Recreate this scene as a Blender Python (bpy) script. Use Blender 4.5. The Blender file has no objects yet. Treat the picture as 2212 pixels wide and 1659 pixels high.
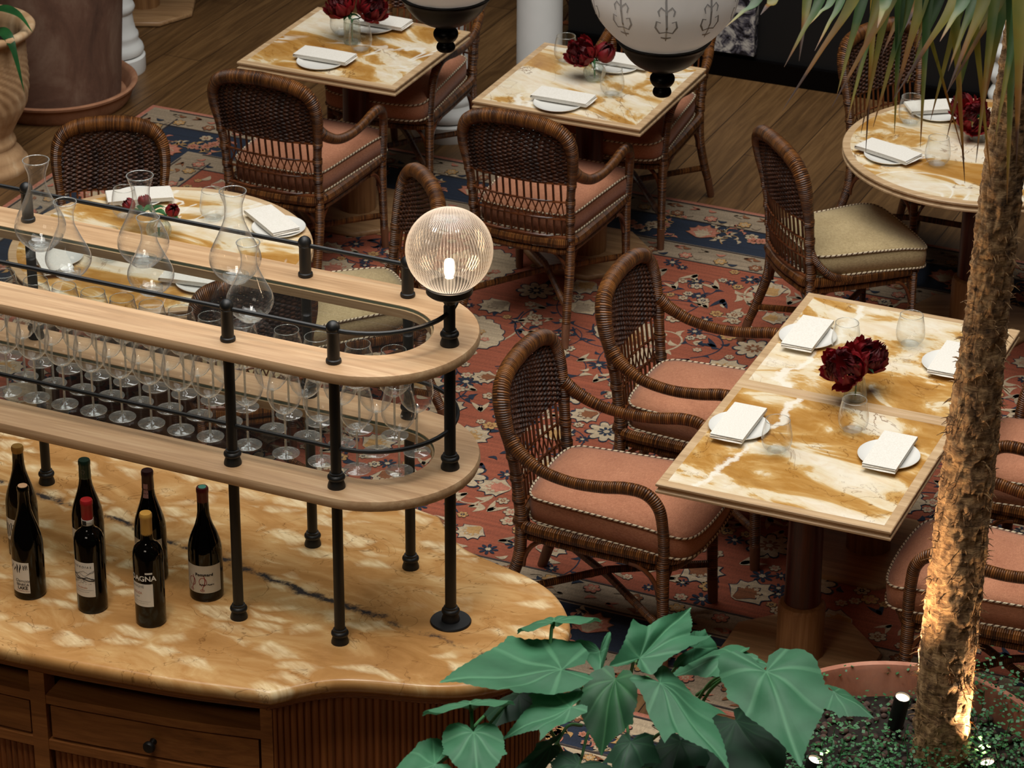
import bpy, math, random
from mathutils import Vector, Matrix
random.seed(7)
PI = math.pi
sin, cos = math.sin, math.cos
scene = bpy.context.scene
COL = scene.collection

# ------------------------------------------------------------------ camera
W, H = 2212, 1659
FPX, PITCH, ROLL, CAMZ = 6698.734, 0.4696624, 0.0061173, 5.288942
rt0, fw, up0 = Vector((1, 0, 0)), Vector((0, cos(PITCH), -sin(PITCH))), Vector((0, sin(PITCH), cos(PITCH)))
RT = cos(ROLL)*rt0 + sin(ROLL)*up0
UP = -sin(ROLL)*rt0 + cos(ROLL)*up0
EYE = Vector((0, 0, CAMZ))

def ray(u, v):
    return fw + RT*((u - W/2)/FPX) + UP*(-(v - H/2)/FPX)

def at(u, v, z=0.0):            # point of the picture on the level plane of height z
    d = ray(u, v)
    return EYE + d*((z - CAMZ)/d.z)

def far(u, v, dist):            # point of the picture at a distance from the lens
    return EYE + ray(u, v).normalized()*dist

cam_d = bpy.data.cameras.new('camera')
cam = bpy.data.objects.new('camera', cam_d)
COL.objects.link(cam)
mx = Matrix((RT, UP, -fw)).transposed().to_4x4()
mx.translation = EYE
cam.matrix_world = mx
cam_d.sensor_fit = 'HORIZONTAL'
cam_d.sensor_width = 36
cam_d.lens = FPX/W*36
cam_d.clip_start, cam_d.clip_end = 0.1, 100
cam_d.dof.use_dof = True
cam_d.dof.focus_distance = 8.3
cam_d.dof.aperture_fstop = 15
scene.camera = cam

# ------------------------------------------------------------------ room axes
TH = -0.4169
E2, N2 = Vector((cos(TH), sin(TH), 0)), Vector((-sin(TH), cos(TH), 0))

# ------------------------------------------------------------------ mesh builder
def catmull(pts, n=6, closed=False):
    P = [Vector(p) for p in pts]
    m = len(P)
    out = []
    segs = m if closed else m - 1
    for i in range(segs):
        if closed:
            a, b, c, d = P[(i-1) % m], P[i], P[(i+1) % m], P[(i+2) % m]
        else:
            b, c = P[i], P[i+1]
            a = P[i-1] if i > 0 else b*2 - c
            d = P[i+2] if i+2 < m else c*2 - b
        for k in range(n):
            t = k/n
            out.append(0.5*((2*b) + (c - a)*t + (2*a - 5*b + 4*c - d)*t*t + (3*b - a - 3*c + d)*t**3))
    if not closed:
        out.append(P[-1].copy())
    return out

def lerp_list(vals, n):          # spread control radii over n samples
    if not isinstance(vals, (list, tuple)):
        return [vals]*n
    m = len(vals) - 1
    out = []
    for i in range(n):
        t = i/(n-1)*m if n > 1 else 0
        k = min(int(t), m-1) if m > 0 else 0
        out.append(vals[k] + (vals[min(k+1, m)] - vals[k])*(t-k))
    return out

class MB:
    def __init__(s):
        s.v, s.f, s.uv, s.mi = [], [], [], []

    def face(s, idx, uv=None, mi=0):
        s.f.append(idx)
        s.uv.append(uv or [(0, 0)]*len(idx))
        s.mi.append(mi)

    def tube(s, path, r, seg=8, closed=False, mi=0, cap=True, flat=None):
        P = [Vector(p) for p in path]
        n = len(P)
        R = lerp_list(r, n)
        base = len(s.v)
        T = []
        for i in range(n):
            a = P[i-1] if (i > 0 or closed) else P[i]
            b = P[(i+1) % n] if (i < n-1 or closed) else P[i]
            t = b - a
            T.append(t.normalized() if t.length > 1e-9 else Vector((0, 0, 1)))
        ref = Vector((0, 0, 1)) if abs(T[0].z) < 0.9 else Vector((1, 0, 0))
        u = (ref - T[0]*ref.dot(T[0])).normalized()
        L = [0]
        for i in range(n):
            if i > 0:
                L.append(L[-1] + (P[i]-P[i-1]).length)
                u = (u - T[i]*u.dot(T[i]))
                u = u.normalized() if u.length > 1e-9 else T[i].orthogonal().normalized()
            if flat:
                h = Vector(flat[0]); h = h - T[i]*h.dot(T[i])
                if h.length > 1e-6: u = h.normalized()
            w = T[i].cross(u)
            for k in range(seg):
                a = 2*PI*k/seg
                ka = flat[1] if flat else 1
                s.v.append(P[i] + u*cos(a)*R[i]*ka + w*sin(a)*R[i])
        rings = n if closed else n-1
        tot = L[-1] + (P[0]-P[-1]).length if closed else L[-1]
        for i in range(rings):
            j = (i+1) % n
            l0, l1 = L[i], (L[j] if j > i else tot)
            for k in range(seg):
                k2 = (k+1) % seg
                s.face([base+i*seg+k, base+j*seg+k, base+j*seg+k2, base+i*seg+k2][::-1],
                       [(l0, k/seg), (l1, k/seg), (l1, (k+1)/seg), (l0, (k+1)/seg)][::-1], mi)
        if cap and not closed:
            s.face([base+k for k in range(seg)][::-1], None, mi)
            s.face([base+(n-1)*seg+k for k in range(seg)], None, mi)

    def lathe(s, prof, seg=32, c=(0, 0, 0), mod=None, mi=0, closed=False):
        c = Vector(c)
        rows = []
        L = 0
        Ls = []
        for i, (r, z) in enumerate(prof):
            if i: L += math.hypot(r-prof[i-1][0], z-prof[i-1][1])
            Ls.append(L)
            if r < 1e-6:
                rows.append([len(s.v)])
                s.v.append(c + Vector((0, 0, z)))
            else:
                row = []
                for k in range(seg):
                    a = 2*PI*k/seg
                    rr = r*(mod(a, z, r) if mod else 1)
                    row.append(len(s.v))
                    s.v.append(c + Vector((rr*cos(a), rr*sin(a), z)))
                rows.append(row)
        for i in range(len(rows)-1):
            A, B = rows[i], rows[i+1]
            for k in range(seg):
                k2 = (k+1) % seg
                ua, ub = k/seg, (k+1)/seg
                if len(A) == 1 and len(B) == 1: break
                if len(A) == 1:
                    s.face([A[0], B[k2], B[k]][::-1] if False else [A[0], B[k2], B[k]], [(ua, Ls[i]), (ub, Ls[i+1]), (ua, Ls[i+1])], mi)
                elif len(B) == 1:
                    s.face([A[k], A[k2], B[0]], [(ua, Ls[i]), (ub, Ls[i]), (ua, Ls[i+1])], mi)
                else:
                    s.face([A[k], A[k2], B[k2], B[k]], [(ua, Ls[i]), (ub, Ls[i]), (ub, Ls[i+1]), (ua, Ls[i+1])], mi)

    def rings(s, loops, cap0=True, cap1=True, mi=0, closed=True, mi_cap=None):
        """loops: list of equal-length point loops, bottom to top, each counter-clockwise seen from above"""
        base = len(s.v)
        n = len(loops[0])
        for lp in loops:
            s.v.extend(Vector(p) for p in lp)
        L = [0]
        for k in range(n):
            L.append(L[-1] + (Vector(loops[0][(k+1) % n]) - Vector(loops[0][k])).length)
        for i in range(len(loops)-1):
            for k in range(n if closed else n-1):
                k2 = (k+1) % n
                s.face([base+i*n+k, base+i*n+k2, base+(i+1)*n+k2, base+(i+1)*n+k],
                       [(L[k], i), (L[k+1], i), (L[k+1], i+1), (L[k], i+1)], mi)
        mc = mi if mi_cap is None else mi_cap
        if cap0: s.face([base+k for k in range(n)][::-1], None, mc)
        if cap1: s.face([base+(len(loops)-1)*n+k for k in range(n)], None, mc)

    def prism(s, outline, prof, mi=0, cap0=True, cap1=True, mi_cap=None):
        """outline: ccw 2D loop; prof: list of (inset, z) from bottom to top"""
        nrm = loop_normals(outline)
        s.rings([[(p[0]-q[0]*d, p[1]-q[1]*d, z) for p, q in zip(outline, nrm)] for d, z in prof], cap0, cap1, mi, True, mi_cap)

    def box(s, c, size, b=0.003, rot=0.0, mi=0):
        x, y, z = size[0]/2, size[1]/2, size[2]/2
        b = min(b, x*.9, y*.9, z*.9)
        out = []
        for sx, sy, a0 in ((1, 1, 0), (-1, 1, PI/2), (-1, -1, PI), (1, -1, 1.5*PI)):
            for k in range(3):
                a = a0 + k*PI/4
                out.append((sx*(x-b)+b*cos(a), sy*(y-b)+b*sin(a)))
        st = len(s.v)
        s.prism(out, [(b, -z), (b*.3, -z+b*.3), (0, -z+b), (0, z-b), (b*.3, z-b*.3), (b, z)], mi)
        cr, sr = cos(rot), sin(rot)
        for i in range(st, len(s.v)):
            p = s.v[i]
            s.v[i] = Vector((c[0]+p.x*cr-p.y*sr, c[1]+p.x*sr+p.y*cr, c[2]+p.z))

    def ball(s, c, r, seg=12, rows=7, mi=0, sq=(1, 1, 1)):
        st = len(s.v)
        s.lathe([(r*sin(PI*i/rows) if 0 < i < rows else 0, -r*cos(PI*i/rows)) for i in range(rows+1)], seg, (0, 0, 0), None, mi)
        for i in range(st, len(s.v)):
            p = s.v[i]
            s.v[i] = Vector((c[0]+p.x*sq[0], c[1]+p.y*sq[1], c[2]+p.z*sq[2]))

    def xf(s, M, start=0):
        for i in range(start, len(s.v)):
            s.v[i] = M @ Vector(s.v[i])

def loop_normals(o):
    n = len(o)
    res = []
    for i in range(n):
        a, b, c = o[i-1], o[i], o[(i+1) % n]
        d1 = Vector((b[0]-a[0], b[1]-a[1])); d2 = Vector((c[0]-b[0], c[1]-b[1]))
        d1 = d1.normalized() if d1.length > 1e-9 else d2.normalized()
        d2 = d2.normalized() if d2.length > 1e-9 else d1
        n1, n2 = Vector((d1.y, -d1.x)), Vector((d2.y, -d2.x))
        m = (n1+n2)
        m = m.normalized() if m.length > 1e-6 else n1
        k = 1/max(.45, m.dot(n1))
        res.append((m.x*k, m.y*k))
    return res

def obj(name, mb, mats, parent=None, angle=40, label=None, loc=None):
    me = bpy.data.meshes.new(name)
    me.from_pydata([tuple(p) for p in mb.v], [], mb.f)
    uvl = me.uv_layers.new(name='UVMap')
    flat = []
    for q in mb.uv:
        for a in q: flat.extend(a)
    uvl.data.foreach_set('uv', flat)
    if not isinstance(mats, (list, tuple)): mats = [mats]
    for m in mats: me.materials.append(m)
    me.polygons.foreach_set('material_index', mb.mi)
    me.polygons.foreach_set('use_smooth', [True]*len(me.polygons))
    me.update()
    me.set_sharp_from_angle(angle=math.radians(angle))
    o = bpy.data.objects.new(name, me)
    COL.objects.link(o)
    if parent is not None: o.parent = parent
    if loc is not None: o.location = loc
    if label: o['label'] = label
    return o

def tag(o, label, cat, group=None, kind=None):
    if label: o['label'] = label
    if cat: o['category'] = cat
    if group: o['group'] = group
    if kind: o['kind'] = kind
    return o

def thing(name, label, cat, loc=(0, 0, 0), rot=0.0, group=None):
    o = bpy.data.objects.new(name, None)
    o.empty_display_size = .05
    COL.objects.link(o)
    o.location = loc
    o.rotation_euler = (0, 0, rot)
    return tag(o, label, cat, group)

def dup(o, loc=None, rot=None, label=None, parent=None, skip=()):
    c = o.copy()
    COL.objects.link(c)
    if parent is not None: c.parent = parent
    for ch in o.children:
        dup(ch, parent=c)
    if loc is not None: c.location = loc
    if rot is not None: c.rotation_euler = (0, 0, rot)
    if label: c['label'] = label
    return c

def struct(name, mb, mats, angle=40, loc=None):
    o = obj(name, mb, mats, None, angle, None, loc)
    o['kind'] = 'structure'
    return o
# ------------------------------------------------------------------ materials
def lin(c):
    c /= 255
    return c/12.92 if c <= .04045 else ((c+.055)/1.055)**2.4
def hx(s):
    s = s.lstrip('#')
    return (lin(int(s[0:2], 16)), lin(int(s[2:4], 16)), lin(int(s[4:6], 16)), 1)

class G:
    def __init__(s, name):
        s.m = bpy.data.materials.new(name)
        s.m.use_nodes = True
        s.t = s.m.node_tree
        s.t.nodes.clear()
        s.out = s.t.nodes.new('ShaderNodeOutputMaterial')
    def n(s, typ, ins=None, **props):
        nd = s.t.nodes.new('ShaderNode'+typ)
        for k, v in props.items(): setattr(nd, k, v)
        for k, v in (ins or {}).items(): s.set(nd.inputs[k], v)
        return nd
    def set(s, sock, v):
        if isinstance(v, bpy.types.NodeSocket): s.t.links.new(v, sock)
        elif hasattr(v, 'outputs'): s.t.links.new(v.outputs[0], sock)
        else: sock.default_value = v
    def math(s, op, a, b=0.0, c=0.0, clamp=False):
        nd = s.n('Math', operation=op, use_clamp=clamp)
        s.set(nd.inputs[0], a); s.set(nd.inputs[1], b); s.set(nd.inputs[2], c)
        return nd.outputs[0]
    def vmath(s, op, a, b=(0, 0, 0)):
        nd = s.n('VectorMath', operation=op)
        s.set(nd.inputs[0], a); s.set(nd.inputs[1], b)
        return nd.outputs[0]
    def ramp(s, fac, stops, interp='LINEAR'):
        nd = s.n('ValToRGB')
        cr = nd.color_ramp
        cr.interpolation = interp
        while len(cr.elements) < len(stops): cr.elements.new(.5)
        for el, (p, c) in zip(cr.elements, stops):
            el.position = p
            el.color = c if not isinstance(c, (int, float)) else (c, c, c, 1)
        s.set(nd.inputs[0], fac)
        return nd.outputs[0]
    def mix(s, fac, a, b, blend='MIX'):
        nd = s.n('Mix', data_type='RGBA', blend_type=blend)
        s.set(nd.inputs[0], fac); s.set(nd.inputs[6], a); s.set(nd.inputs[7], b)
        return nd.outputs[2]
    def noise(s, vec, scale=5, detail=4, rough=.5, dist=0.0, out=0):
        nd = s.n('TexNoise', {'Scale': scale, 'Detail': detail, 'Roughness': rough, 'Distortion': dist})
        if vec is not None: s.set(nd.inputs['Vector'], vec)
        return nd.outputs[out]
    def coords(s, scale=(1, 1, 1), rnd=0.0, which='Object', rot=(0, 0, 0)):
        tc = s.n('TexCoord').outputs[which]
        if rnd:
            r = s.n('ObjectInfo').outputs['Random']
            tc = s.vmath('ADD', tc, s.n('CombineXYZ', {0: s.math('MULTIPLY', r, rnd), 1: s.math('MULTIPLY', r, rnd*.63), 2: s.math('MULTIPLY', r, rnd*.37)}).outputs[0])
        if any(rot):
            mr = s.n('Mapping', {'Rotation': rot}); s.set(mr.inputs['Vector'], tc); tc = mr.outputs[0]
        mp = s.n('Mapping', {'Scale': scale})
        s.set(mp.inputs['Vector'], tc)
        return mp.outputs[0]
    def bump(s, h, strength=.3, dist=.002):
        return s.n('Bump', {'Height': h, 'Strength': strength, 'Distance': dist}).outputs[0]
    def pbr(s, color, rough=.5, normal=None, **k):
        p = s.n('BsdfPrincipled', {'Base Color': color, 'Roughness': rough})
        if normal is not None: s.set(p.inputs['Normal'], normal)
        for a, b in k.items(): s.set(p.inputs[a.replace('_', ' ')], b)
        s.t.links.new(p.outputs[0], s.out.inputs[0])
        return s.m
    def surf(s, sh):
        s.set(s.out.inputs[0], sh)
        return s.m

M = {}

def mat_rattan(name, c0, c1, pitch, rough=.34):
    g = G(name)
    uv = g.n('TexCoord').outputs['UV']
    x = g.n('SeparateXYZ', {0: uv}).outputs[0]
    y = g.n('SeparateXYZ', {0: uv}).outputs[1]
    ph = g.math('ADD', g.math('MULTIPLY', x, 1/pitch), g.math('MULTIPLY', y, 1.0))
    w = g.math('ABSOLUTE', g.math('SINE', g.math('MULTIPLY', ph, PI)))
    nz = g.noise(g.coords((1, 1, 1), 5), 22, 4, .6)
    strand = g.n('TexWhiteNoise', {'W': g.math('FLOOR', ph)}, noise_dimensions='1D').outputs[0]
    f = g.math('ADD', g.math('MULTIPLY', nz, .6), g.math('MULTIPLY', strand, .4))
    col = g.ramp(f, [(.25, c0), (.75, c1)])
    dk = g.ramp(w, [(0.0, .10), (.5, 1.0)])
    col = g.mix(1.0, col, dk, 'MULTIPLY')
    return g.pbr(col, rough, g.bump(w, .9, .003))

M['rattan'] = mat_rattan('wrapped_rattan', hx('#3a1e0d'), hx('#8f5929'), .0072, .36)
M['weave'] = mat_rattan('woven_cane', hx('#2c1509'), hx('#573018'), .03, .58)
M['cane'] = mat_rattan('plain_cane', hx('#4a2410'), hx('#7d4726'), .2, .3)
g = G('leg_sleeve'); M['sleeve'] = g.pbr(g.ramp(g.noise(g.coords((1, 1, .1)), 60), [(.3, hx('#5e3a24')), (.7, hx('#7b5036'))]), .6)

def mat_fabric(name, c0, c1, c2):
    g = G(name)
    co = g.coords((1, 1, 1), 3)
    a = g.noise(g.coords((1, 14, 6), 3), 60, 3, .6)
    b = g.noise(g.coords((14, 1, 6), 3), 60, 3, .6)
    w = g.math('MULTIPLY', g.math('ADD', a, b), .5)
    col = g.ramp(w, [(.36, c0), (.5, c1), (.64, c2)])
    big = g.noise(co, 6, 2)
    col = g.mix(.25, col, g.ramp(big, [(.3, c0), (.7, c2)]))
    return g.pbr(col, .92, g.bump(w, .5, .002), Sheen_Weight=.15)
M['coral'] = mat_fabric('coral_linen', hx('#865036'), hx('#ab6d4c'), hx('#c68b68'))
M['beige'] = mat_fabric('beige_linen', hx('#7d6a45'), hx('#ad966a'), hx('#cbb68a'))

g = G('striped_cord')
uv = g.n('SeparateXYZ', {0: g.n('TexCoord').outputs['UV']})
st = g.math('FRACT', g.math('ADD', g.math('MULTIPLY', uv.outputs[0], 1/.021), uv.outputs[1]))
M['cord'] = g.pbr(g.ramp(st, [(0, hx('#d9c8a8')), (.62, hx('#5c4230'))], 'CONSTANT'), .8, g.bump(g.math('PINGPONG', g.math('MULTIPLY', st, 2), .5), .6, .002))

def mat_oak(name, c0, c1, c2, axis=0, sc=1.0, rough=.45, rnd=4):
    g = G(name)
    s = [26*sc, 26*sc, 26*sc]; s[axis] = 1.6*sc
    co = g.coords(tuple(s), rnd)
    n1 = g.noise(co, 1.0, 6, .62, 1.2)
    s2 = [90*sc, 90*sc, 90*sc]; s2[axis] = 2.2*sc
    n2 = g.noise(g.coords(tuple(s2), rnd), 1.6, 3, .6)
    f = g.math('ADD', g.math('MULTIPLY', n1, .7), g.math('MULTIPLY', n2, .3))
    col = g.ramp(f, [(.32, c0), (.5, c1), (.68, c2)])
    return g.pbr(col, rough, g.bump(n2, .25, .001))
M['oak_light'] = mat_oak('light_oak', hx('#a07d59'), hx('#ba9670'), hx('#d0b18b'))
M['oak_edge'] = mat_oak('table_edge_oak', hx('#a58560'), hx('#c3a27a'), hx('#d9bd96'))
M['oak_dark'] = mat_oak('cabinet_oak', hx('#70441f'), hx('#945d30'), hx('#ab733d'), 0)
M['oak_reed'] = mat_oak('reeded_oak', hx('#63391d'), hx('#834b26'), hx('#9d5f30'), 2)
M['oak_mid'] = mat_oak('pedestal_oak', hx('#6d4a2c'), hx('#8f663f'), hx('#a98056'), 2)
M['oak_plate'] = mat_oak('pedestal_plate_oak', hx('#80603f'), hx('#a37d56'), hx('#bb966b'), 0)
M['mahogany'] = mat_oak('mahogany', hx('#2a0f08'), hx('#45190d'), hx('#5a2414'), 2, 1, .3)

g = G('floor_planks')
co = g.coords((1, 1, 1), 0, 'Object', (0, 0, -(TH+PI/2)))
br = g.n('TexBrick', {'Scale': 1.0, 'Mortar Size': .0022, 'Mortar Smooth': .1, 'Bias': 0.0, 'Brick Width': 2.0, 'Row Height': .21, 'Color1': (.2, .2, .2, 1), 'Color2': (.8, .8, .8, 1), 'Mortar': (.5, .5, .5, 1)}, offset=.37)
g.set(br.inputs['Vector'], co)
tone = g.n('RGBToBW', {0: br.outputs['Color']}).outputs[0]
gr = g.noise(g.coords((1.2, 18, 1), 0, 'Object', (0, 0, -(TH+PI/2))), 1.6, 7, .62, 1.4)
fl = g.math('ADD', g.math('MULTIPLY', gr, .75), g.math('MULTIPLY', tone, .25))
col = g.ramp(fl, [(.3, hx('#452f19')), (.5, hx('#66492a')), (.68, hx('#7f5e39'))])
kn = g.noise(g.coords((1, 1, 1)), 3.1, 2, .5)
col = g.mix(g.ramp(kn, [(.68, 0.0), (.74, .6)]), col, hx('#4a3019'))
col = g.mix(br.outputs['Fac'], col, hx('#2a1a0d'))
M['floor'] = g.pbr(col, .42, g.bump(g.math('MULTIPLY', br.outputs['Fac'], -1), .5, .002))

def mat_marble(name, sc=1.0, gold=0.0, rot=0.4, rnd=9, river=False):
    g = G(name)
    cream, cream2 = hx('#e6d6b4'), hx('#eee3cd')
    g1, g2, g3 = hx('#cba263'), hx('#b5823d'), hx('#99672b')
    co = g.coords((1.0*sc, 2.2*sc, 1*sc), rnd, 'Object', (0, 0, rot))
    n1 = g.noise(co, 2.0, 9, .58, .8)
    col = g.ramp(n1, [(.40-gold, cream2), (.485-gold, cream), (.515-gold, g1), (.56-gold, g2), (.72-gold, g3)])
    fine = g.noise(co, 7.5, 8, .65, 1.0)
    col = g.mix(g.ramp(fine, [(.42, 0.0), (.66, .38)]), col, hx('#d5ab6a'))
    vn = g.noise(g.coords((1.4*sc, 2.2*sc, 1), rnd, 'Object', (0, 0, rot+.5)), 2.6, 5, .55, 1.2)
    va = g.math('ABSOLUTE', g.math('SUBTRACT', vn, .5))
    vm = g.noise(co, 1.4, 2)
    col = g.mix(g.math('MULTIPLY', g.ramp(va, [(0, .85), (.012, 0.0)]), g.ramp(vm, [(.48, 0), (.6, 1.0)])), col, hx('#7a4c1c'))
    wn = g.noise(g.coords((1.0*sc, 1.7*sc, 1), rnd*1.7, 'Object', (0, 0, rot-.9)), 1.5, 4, .6, .8)
    wa = g.math('ABSOLUTE', g.math('SUBTRACT', wn, .47))
    wmask = g.ramp(g.noise(g.coords((1, 1, 1), rnd), 2.5, 2), [(.5, 0.0), (.58, 1.0)])
    if river:      # one broad white seam across the slab
        xy = g.n('SeparateXYZ', {0: g.coords()})
        wig = g.math('SUBTRACT', g.noise(g.coords((3.5, 3.5, 1), rnd), 1.6, 7, .62), .5)
        wa = g.math('ABSOLUTE', g.math('ADD', g.math('SUBTRACT', g.math('ADD', xy.outputs[0], .19), g.math('MULTIPLY', xy.outputs[1], .16)), g.math('MULTIPLY', wig, .22)))
        wa = g.math('ADD', wa, g.math('MULTIPLY', g.math('SUBTRACT', g.noise(g.coords(), 9, 5, .7), .45), .05))
        wmask = 1.0
    col = g.mix(g.math('MULTIPLY', wmask, g.ramp(wa, [(0.008, .85), (.02, 0.0)])), col, hx('#f2ebdb'))
    return g.pbr(col, .2, None, Specular_IOR_Level=.35)
M['marble'] = mat_marble('siena_marble', 1.15, .0)
M['marble_b'] = mat_marble('siena_marble_pale', 1.15, .0, .25, 23, True)

# counter slab: golden breccia with pale fragments, cracks and dark veins along the length
g = G('golden_counter_marble')
co = g.coords((1, 1, 1))
wob = g.noise(co, 5, 4, .6, 0, 1)
sc_node = g.n('VectorMath', operation='SCALE'); g.set(sc_node.inputs[0], g.vmath('SUBTRACT', wob, (.5, .5, .5))); sc_node.inputs['Scale'].default_value = .09
cw = g.vmath('ADD', co, sc_node.outputs[0])
mp = g.n('Mapping', {'Scale': (8.5, 18, 4), 'Rotation': (0, 0, .12)}); g.set(mp.inputs['Vector'], cw)
vo = g.n('TexVoronoi', {'Scale': 1.0, 'Randomness': 1.0}, feature='F1'); g.set(vo.inputs['Vector'], mp.outputs[0])
ve = g.n('TexVoronoi', {'Scale': 1.0, 'Randomness': 1.0}, feature='DISTANCE_TO_EDGE'); g.set(ve.inputs['Vector'], mp.outputs[0])
rnd_c = g.n('SeparateColor', {0: vo.outputs['Color']}).outputs[0]
patchy = g.noise(co, 2.3, 3, .5)
n1 = g.noise(g.coords((1.6, 3.4, 1)), 2.4, 8, .62, 1.1)
basec = g.ramp(n1, [(.3, hx('#a0723f')), (.48, hx('#b58650')), (.6, hx('#c59c66')), (.72, hx('#d8ba8b'))])
pick = g.ramp(g.math('ADD', rnd_c, g.math('MULTIPLY', patchy, 1.1)), [(.95, 0.0), (1.0, 1.0)])
yy = g.n('SeparateXYZ', {0: co}).outputs[1]
pick = g.ramp(g.math('MULTIPLY', g.math('ADD', g.math('ADD', rnd_c, g.math('MULTIPLY', patchy, 1.1)), g.math('MULTIPLY', yy, .55)), .6), [(.63, 0.0), (.72, 1.0)])
edge = g.ramp(ve.outputs['Distance'], [(.04, 0.0), (.24, 1.0)])
streak = g.ramp(g.noise(g.coords((14, 60, 1), 0, 'Object', (0, 0, .5)), 1.0, 3, .6), [(.32, .25), (.62, 1.0)])
pf = g.math('MULTIPLY', g.math('MULTIPLY', pick, edge), g.math('MULTIPLY', streak, .8))
col = g.mix(pf, basec, hx('#ead6ab'))
ck = g.noise(g.coords((2.2, 3.0, 1), 0, 'Object', (0, 0, -.5)), 2.2, 4, .55, .9)
ca = g.math('ABSOLUTE', g.math('SUBTRACT', ck, .5))
col = g.mix(g.ramp(ca, [(0, .6), (.005, 0.0)]), col, hx('#5d3b17'))
sx = g.n('SeparateXYZ', {0: co})
line = g.math('ADD', g.math('ADD', sx.outputs[1], .085), g.math('ADD', g.math('MULTIPLY', sx.outputs[0], .17), g.math('MULTIPLY', g.math('SUBTRACT', g.noise(co, 7, 6, .65), .5), .12)))
la = g.math('ABSOLUTE', line)
lm = g.math('MULTIPLY', g.ramp(la, [(.004, 1.0), (.017, 0.0)]), g.ramp(g.noise(co, 9, 5, .7), [(.42, 0.0), (.54, 1.0)]))
col = g.mix(lm, col, hx('#3b3634'))
M['counter'] = g.pbr(col, .22, None, Specular_IOR_Level=.3)

g = G('black_metal'); M['black'] = g.pbr(hx('#0d0e0f'), .48, None)
g = G('black_lacquer'); M['lacquer'] = g.pbr(hx('#050303'), .35, None, Specular_IOR_Level=.12)
g = G('dark_wall'); M['wall'] = g.pbr(g.ramp(g.noise(g.coords(), 3), [(.3, hx('#060505')), (.7, hx('#0a0909'))]), .6)
g = G('white_paint'); M['white'] = g.pbr(g.ramp(g.noise(g.coords(), 6), [(.3, hx('#e2e3de')), (.7, hx('#ecece8'))]), .5)
g = G('white_porcelain'); M['porcelain'] = g.pbr(hx('#e4e2db'), .25)
g = G('napkin_linen')
nz = g.noise(g.coords((1, 1, 1), 3), 220, 2)
M['napkin'] = g.pbr(g.ramp(nz, [(.3, hx('#e2dccf')), (.7, hx('#efeae0'))]), .9, g.bump(nz, .15, .001))

def mat_thin_glass(name, tint=(1, 1, 1, 1), base=.035, edge=.6, haze=.25, hazecol=(.85, .88, .86, 1), pw=3.0):
    g = G(name)
    lw = g.n('LayerWeight', {'Blend': .5}).outputs['Facing']
    f = g.math('POWER', lw, pw)
    fac = g.math('ADD', g.math('MULTIPLY', f, edge), base, 0, True)
    tcol = g.mix(g.math('POWER', lw, 3.5), tint, tuple(x*.45 for x in tint[:3])+(1,))
    tr = g.n('BsdfTransparent', {'Color': tcol})
    gl = g.n('BsdfGlossy', {'Color': (1, 1, 1, 1), 'Roughness': .03})
    df = g.n('BsdfTranslucent', {'Color': hazecol})
    df2 = g.n('BsdfDiffuse', {'Color': hazecol})
    dm = g.n('MixShader', {0: .5, 1: df.outputs[0], 2: df2.outputs[0]})
    a = g.n('MixShader', {0: haze, 1: gl.outputs[0], 2: dm.outputs[0]})  # pale diffuse haze put in to stand for bright edge reflections
    b = g.n('MixShader', {0: fac, 1: tr.outputs[0], 2: a.outputs[0]})
    return g.surf(b.outputs[0])
M['glass'] = mat_thin_glass('clear_glass', (.985, .99, .985, 1), .03, 1.0, .3, (.85, .88, .86, 1), 2.6)
M['glass_thick'] = mat_thin_glass('thick_glass', (.95, .965, .96, 1), .06, .9, .35, pw=2.2)
M['lip'] = mat_thin_glass('glass_lip', (.9, .92, .91, 1), .45, .4, .55)  # stronger pale haze, painted in as bright lines on rims and stems
M['pane'] = mat_thin_glass('shelf_glass', (.93, .955, .94, 1), .05, .55, .05)
M['pane_edge'] = mat_thin_glass('shelf_glass_edge', (.35, .5, .44, 1), .4, .4, .8, (.30, .45, .40, 1))
M['vase'] = mat_thin_glass('ribbed_vase_glass', (.90, .94, .90, 1), .10, .7, .5, (.75, .82, .78, 1), 1.6)

g = G('bottle_glass'); M['bottle'] = g.pbr(hx('#040302'), .07, None, Specular_IOR_Level=.35)
g = G('amber_bottle_glass'); M['bottle_amber'] = g.pbr(hx('#150d05'), .09, None, Specular_IOR_Level=.35)
for k, c, r in (('cap_ochre', '#b98a3e', .6), ('cap_cork', '#b08a66', .9), ('cap_green', '#10362a', .4), ('cap_red', '#8e1216', .45), ('cap_plum', '#330d12', .4), ('cap_gold', '#b5893f', .35), ('cap_wine', '#5a0f14', .4),
                ('cap_disc', '#5ea996', .5), ('paper', '#d9d3c6', .8), ('paper_grey', '#bdb4a2', .8), ('ink', '#171413', .7), ('ink_red', '#8a1f1d', .7), ('ink_rust', '#b5652f', .7), ('ink_grey', '#77746c', .8), ('stamp_pink', '#b98d8b', .8), ('ink_white', '#d9d5ca', .7), ('gold_ink', '#c79a55', .7)):
    g = G(k); M[k] = g.pbr(hx(c), r)

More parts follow.
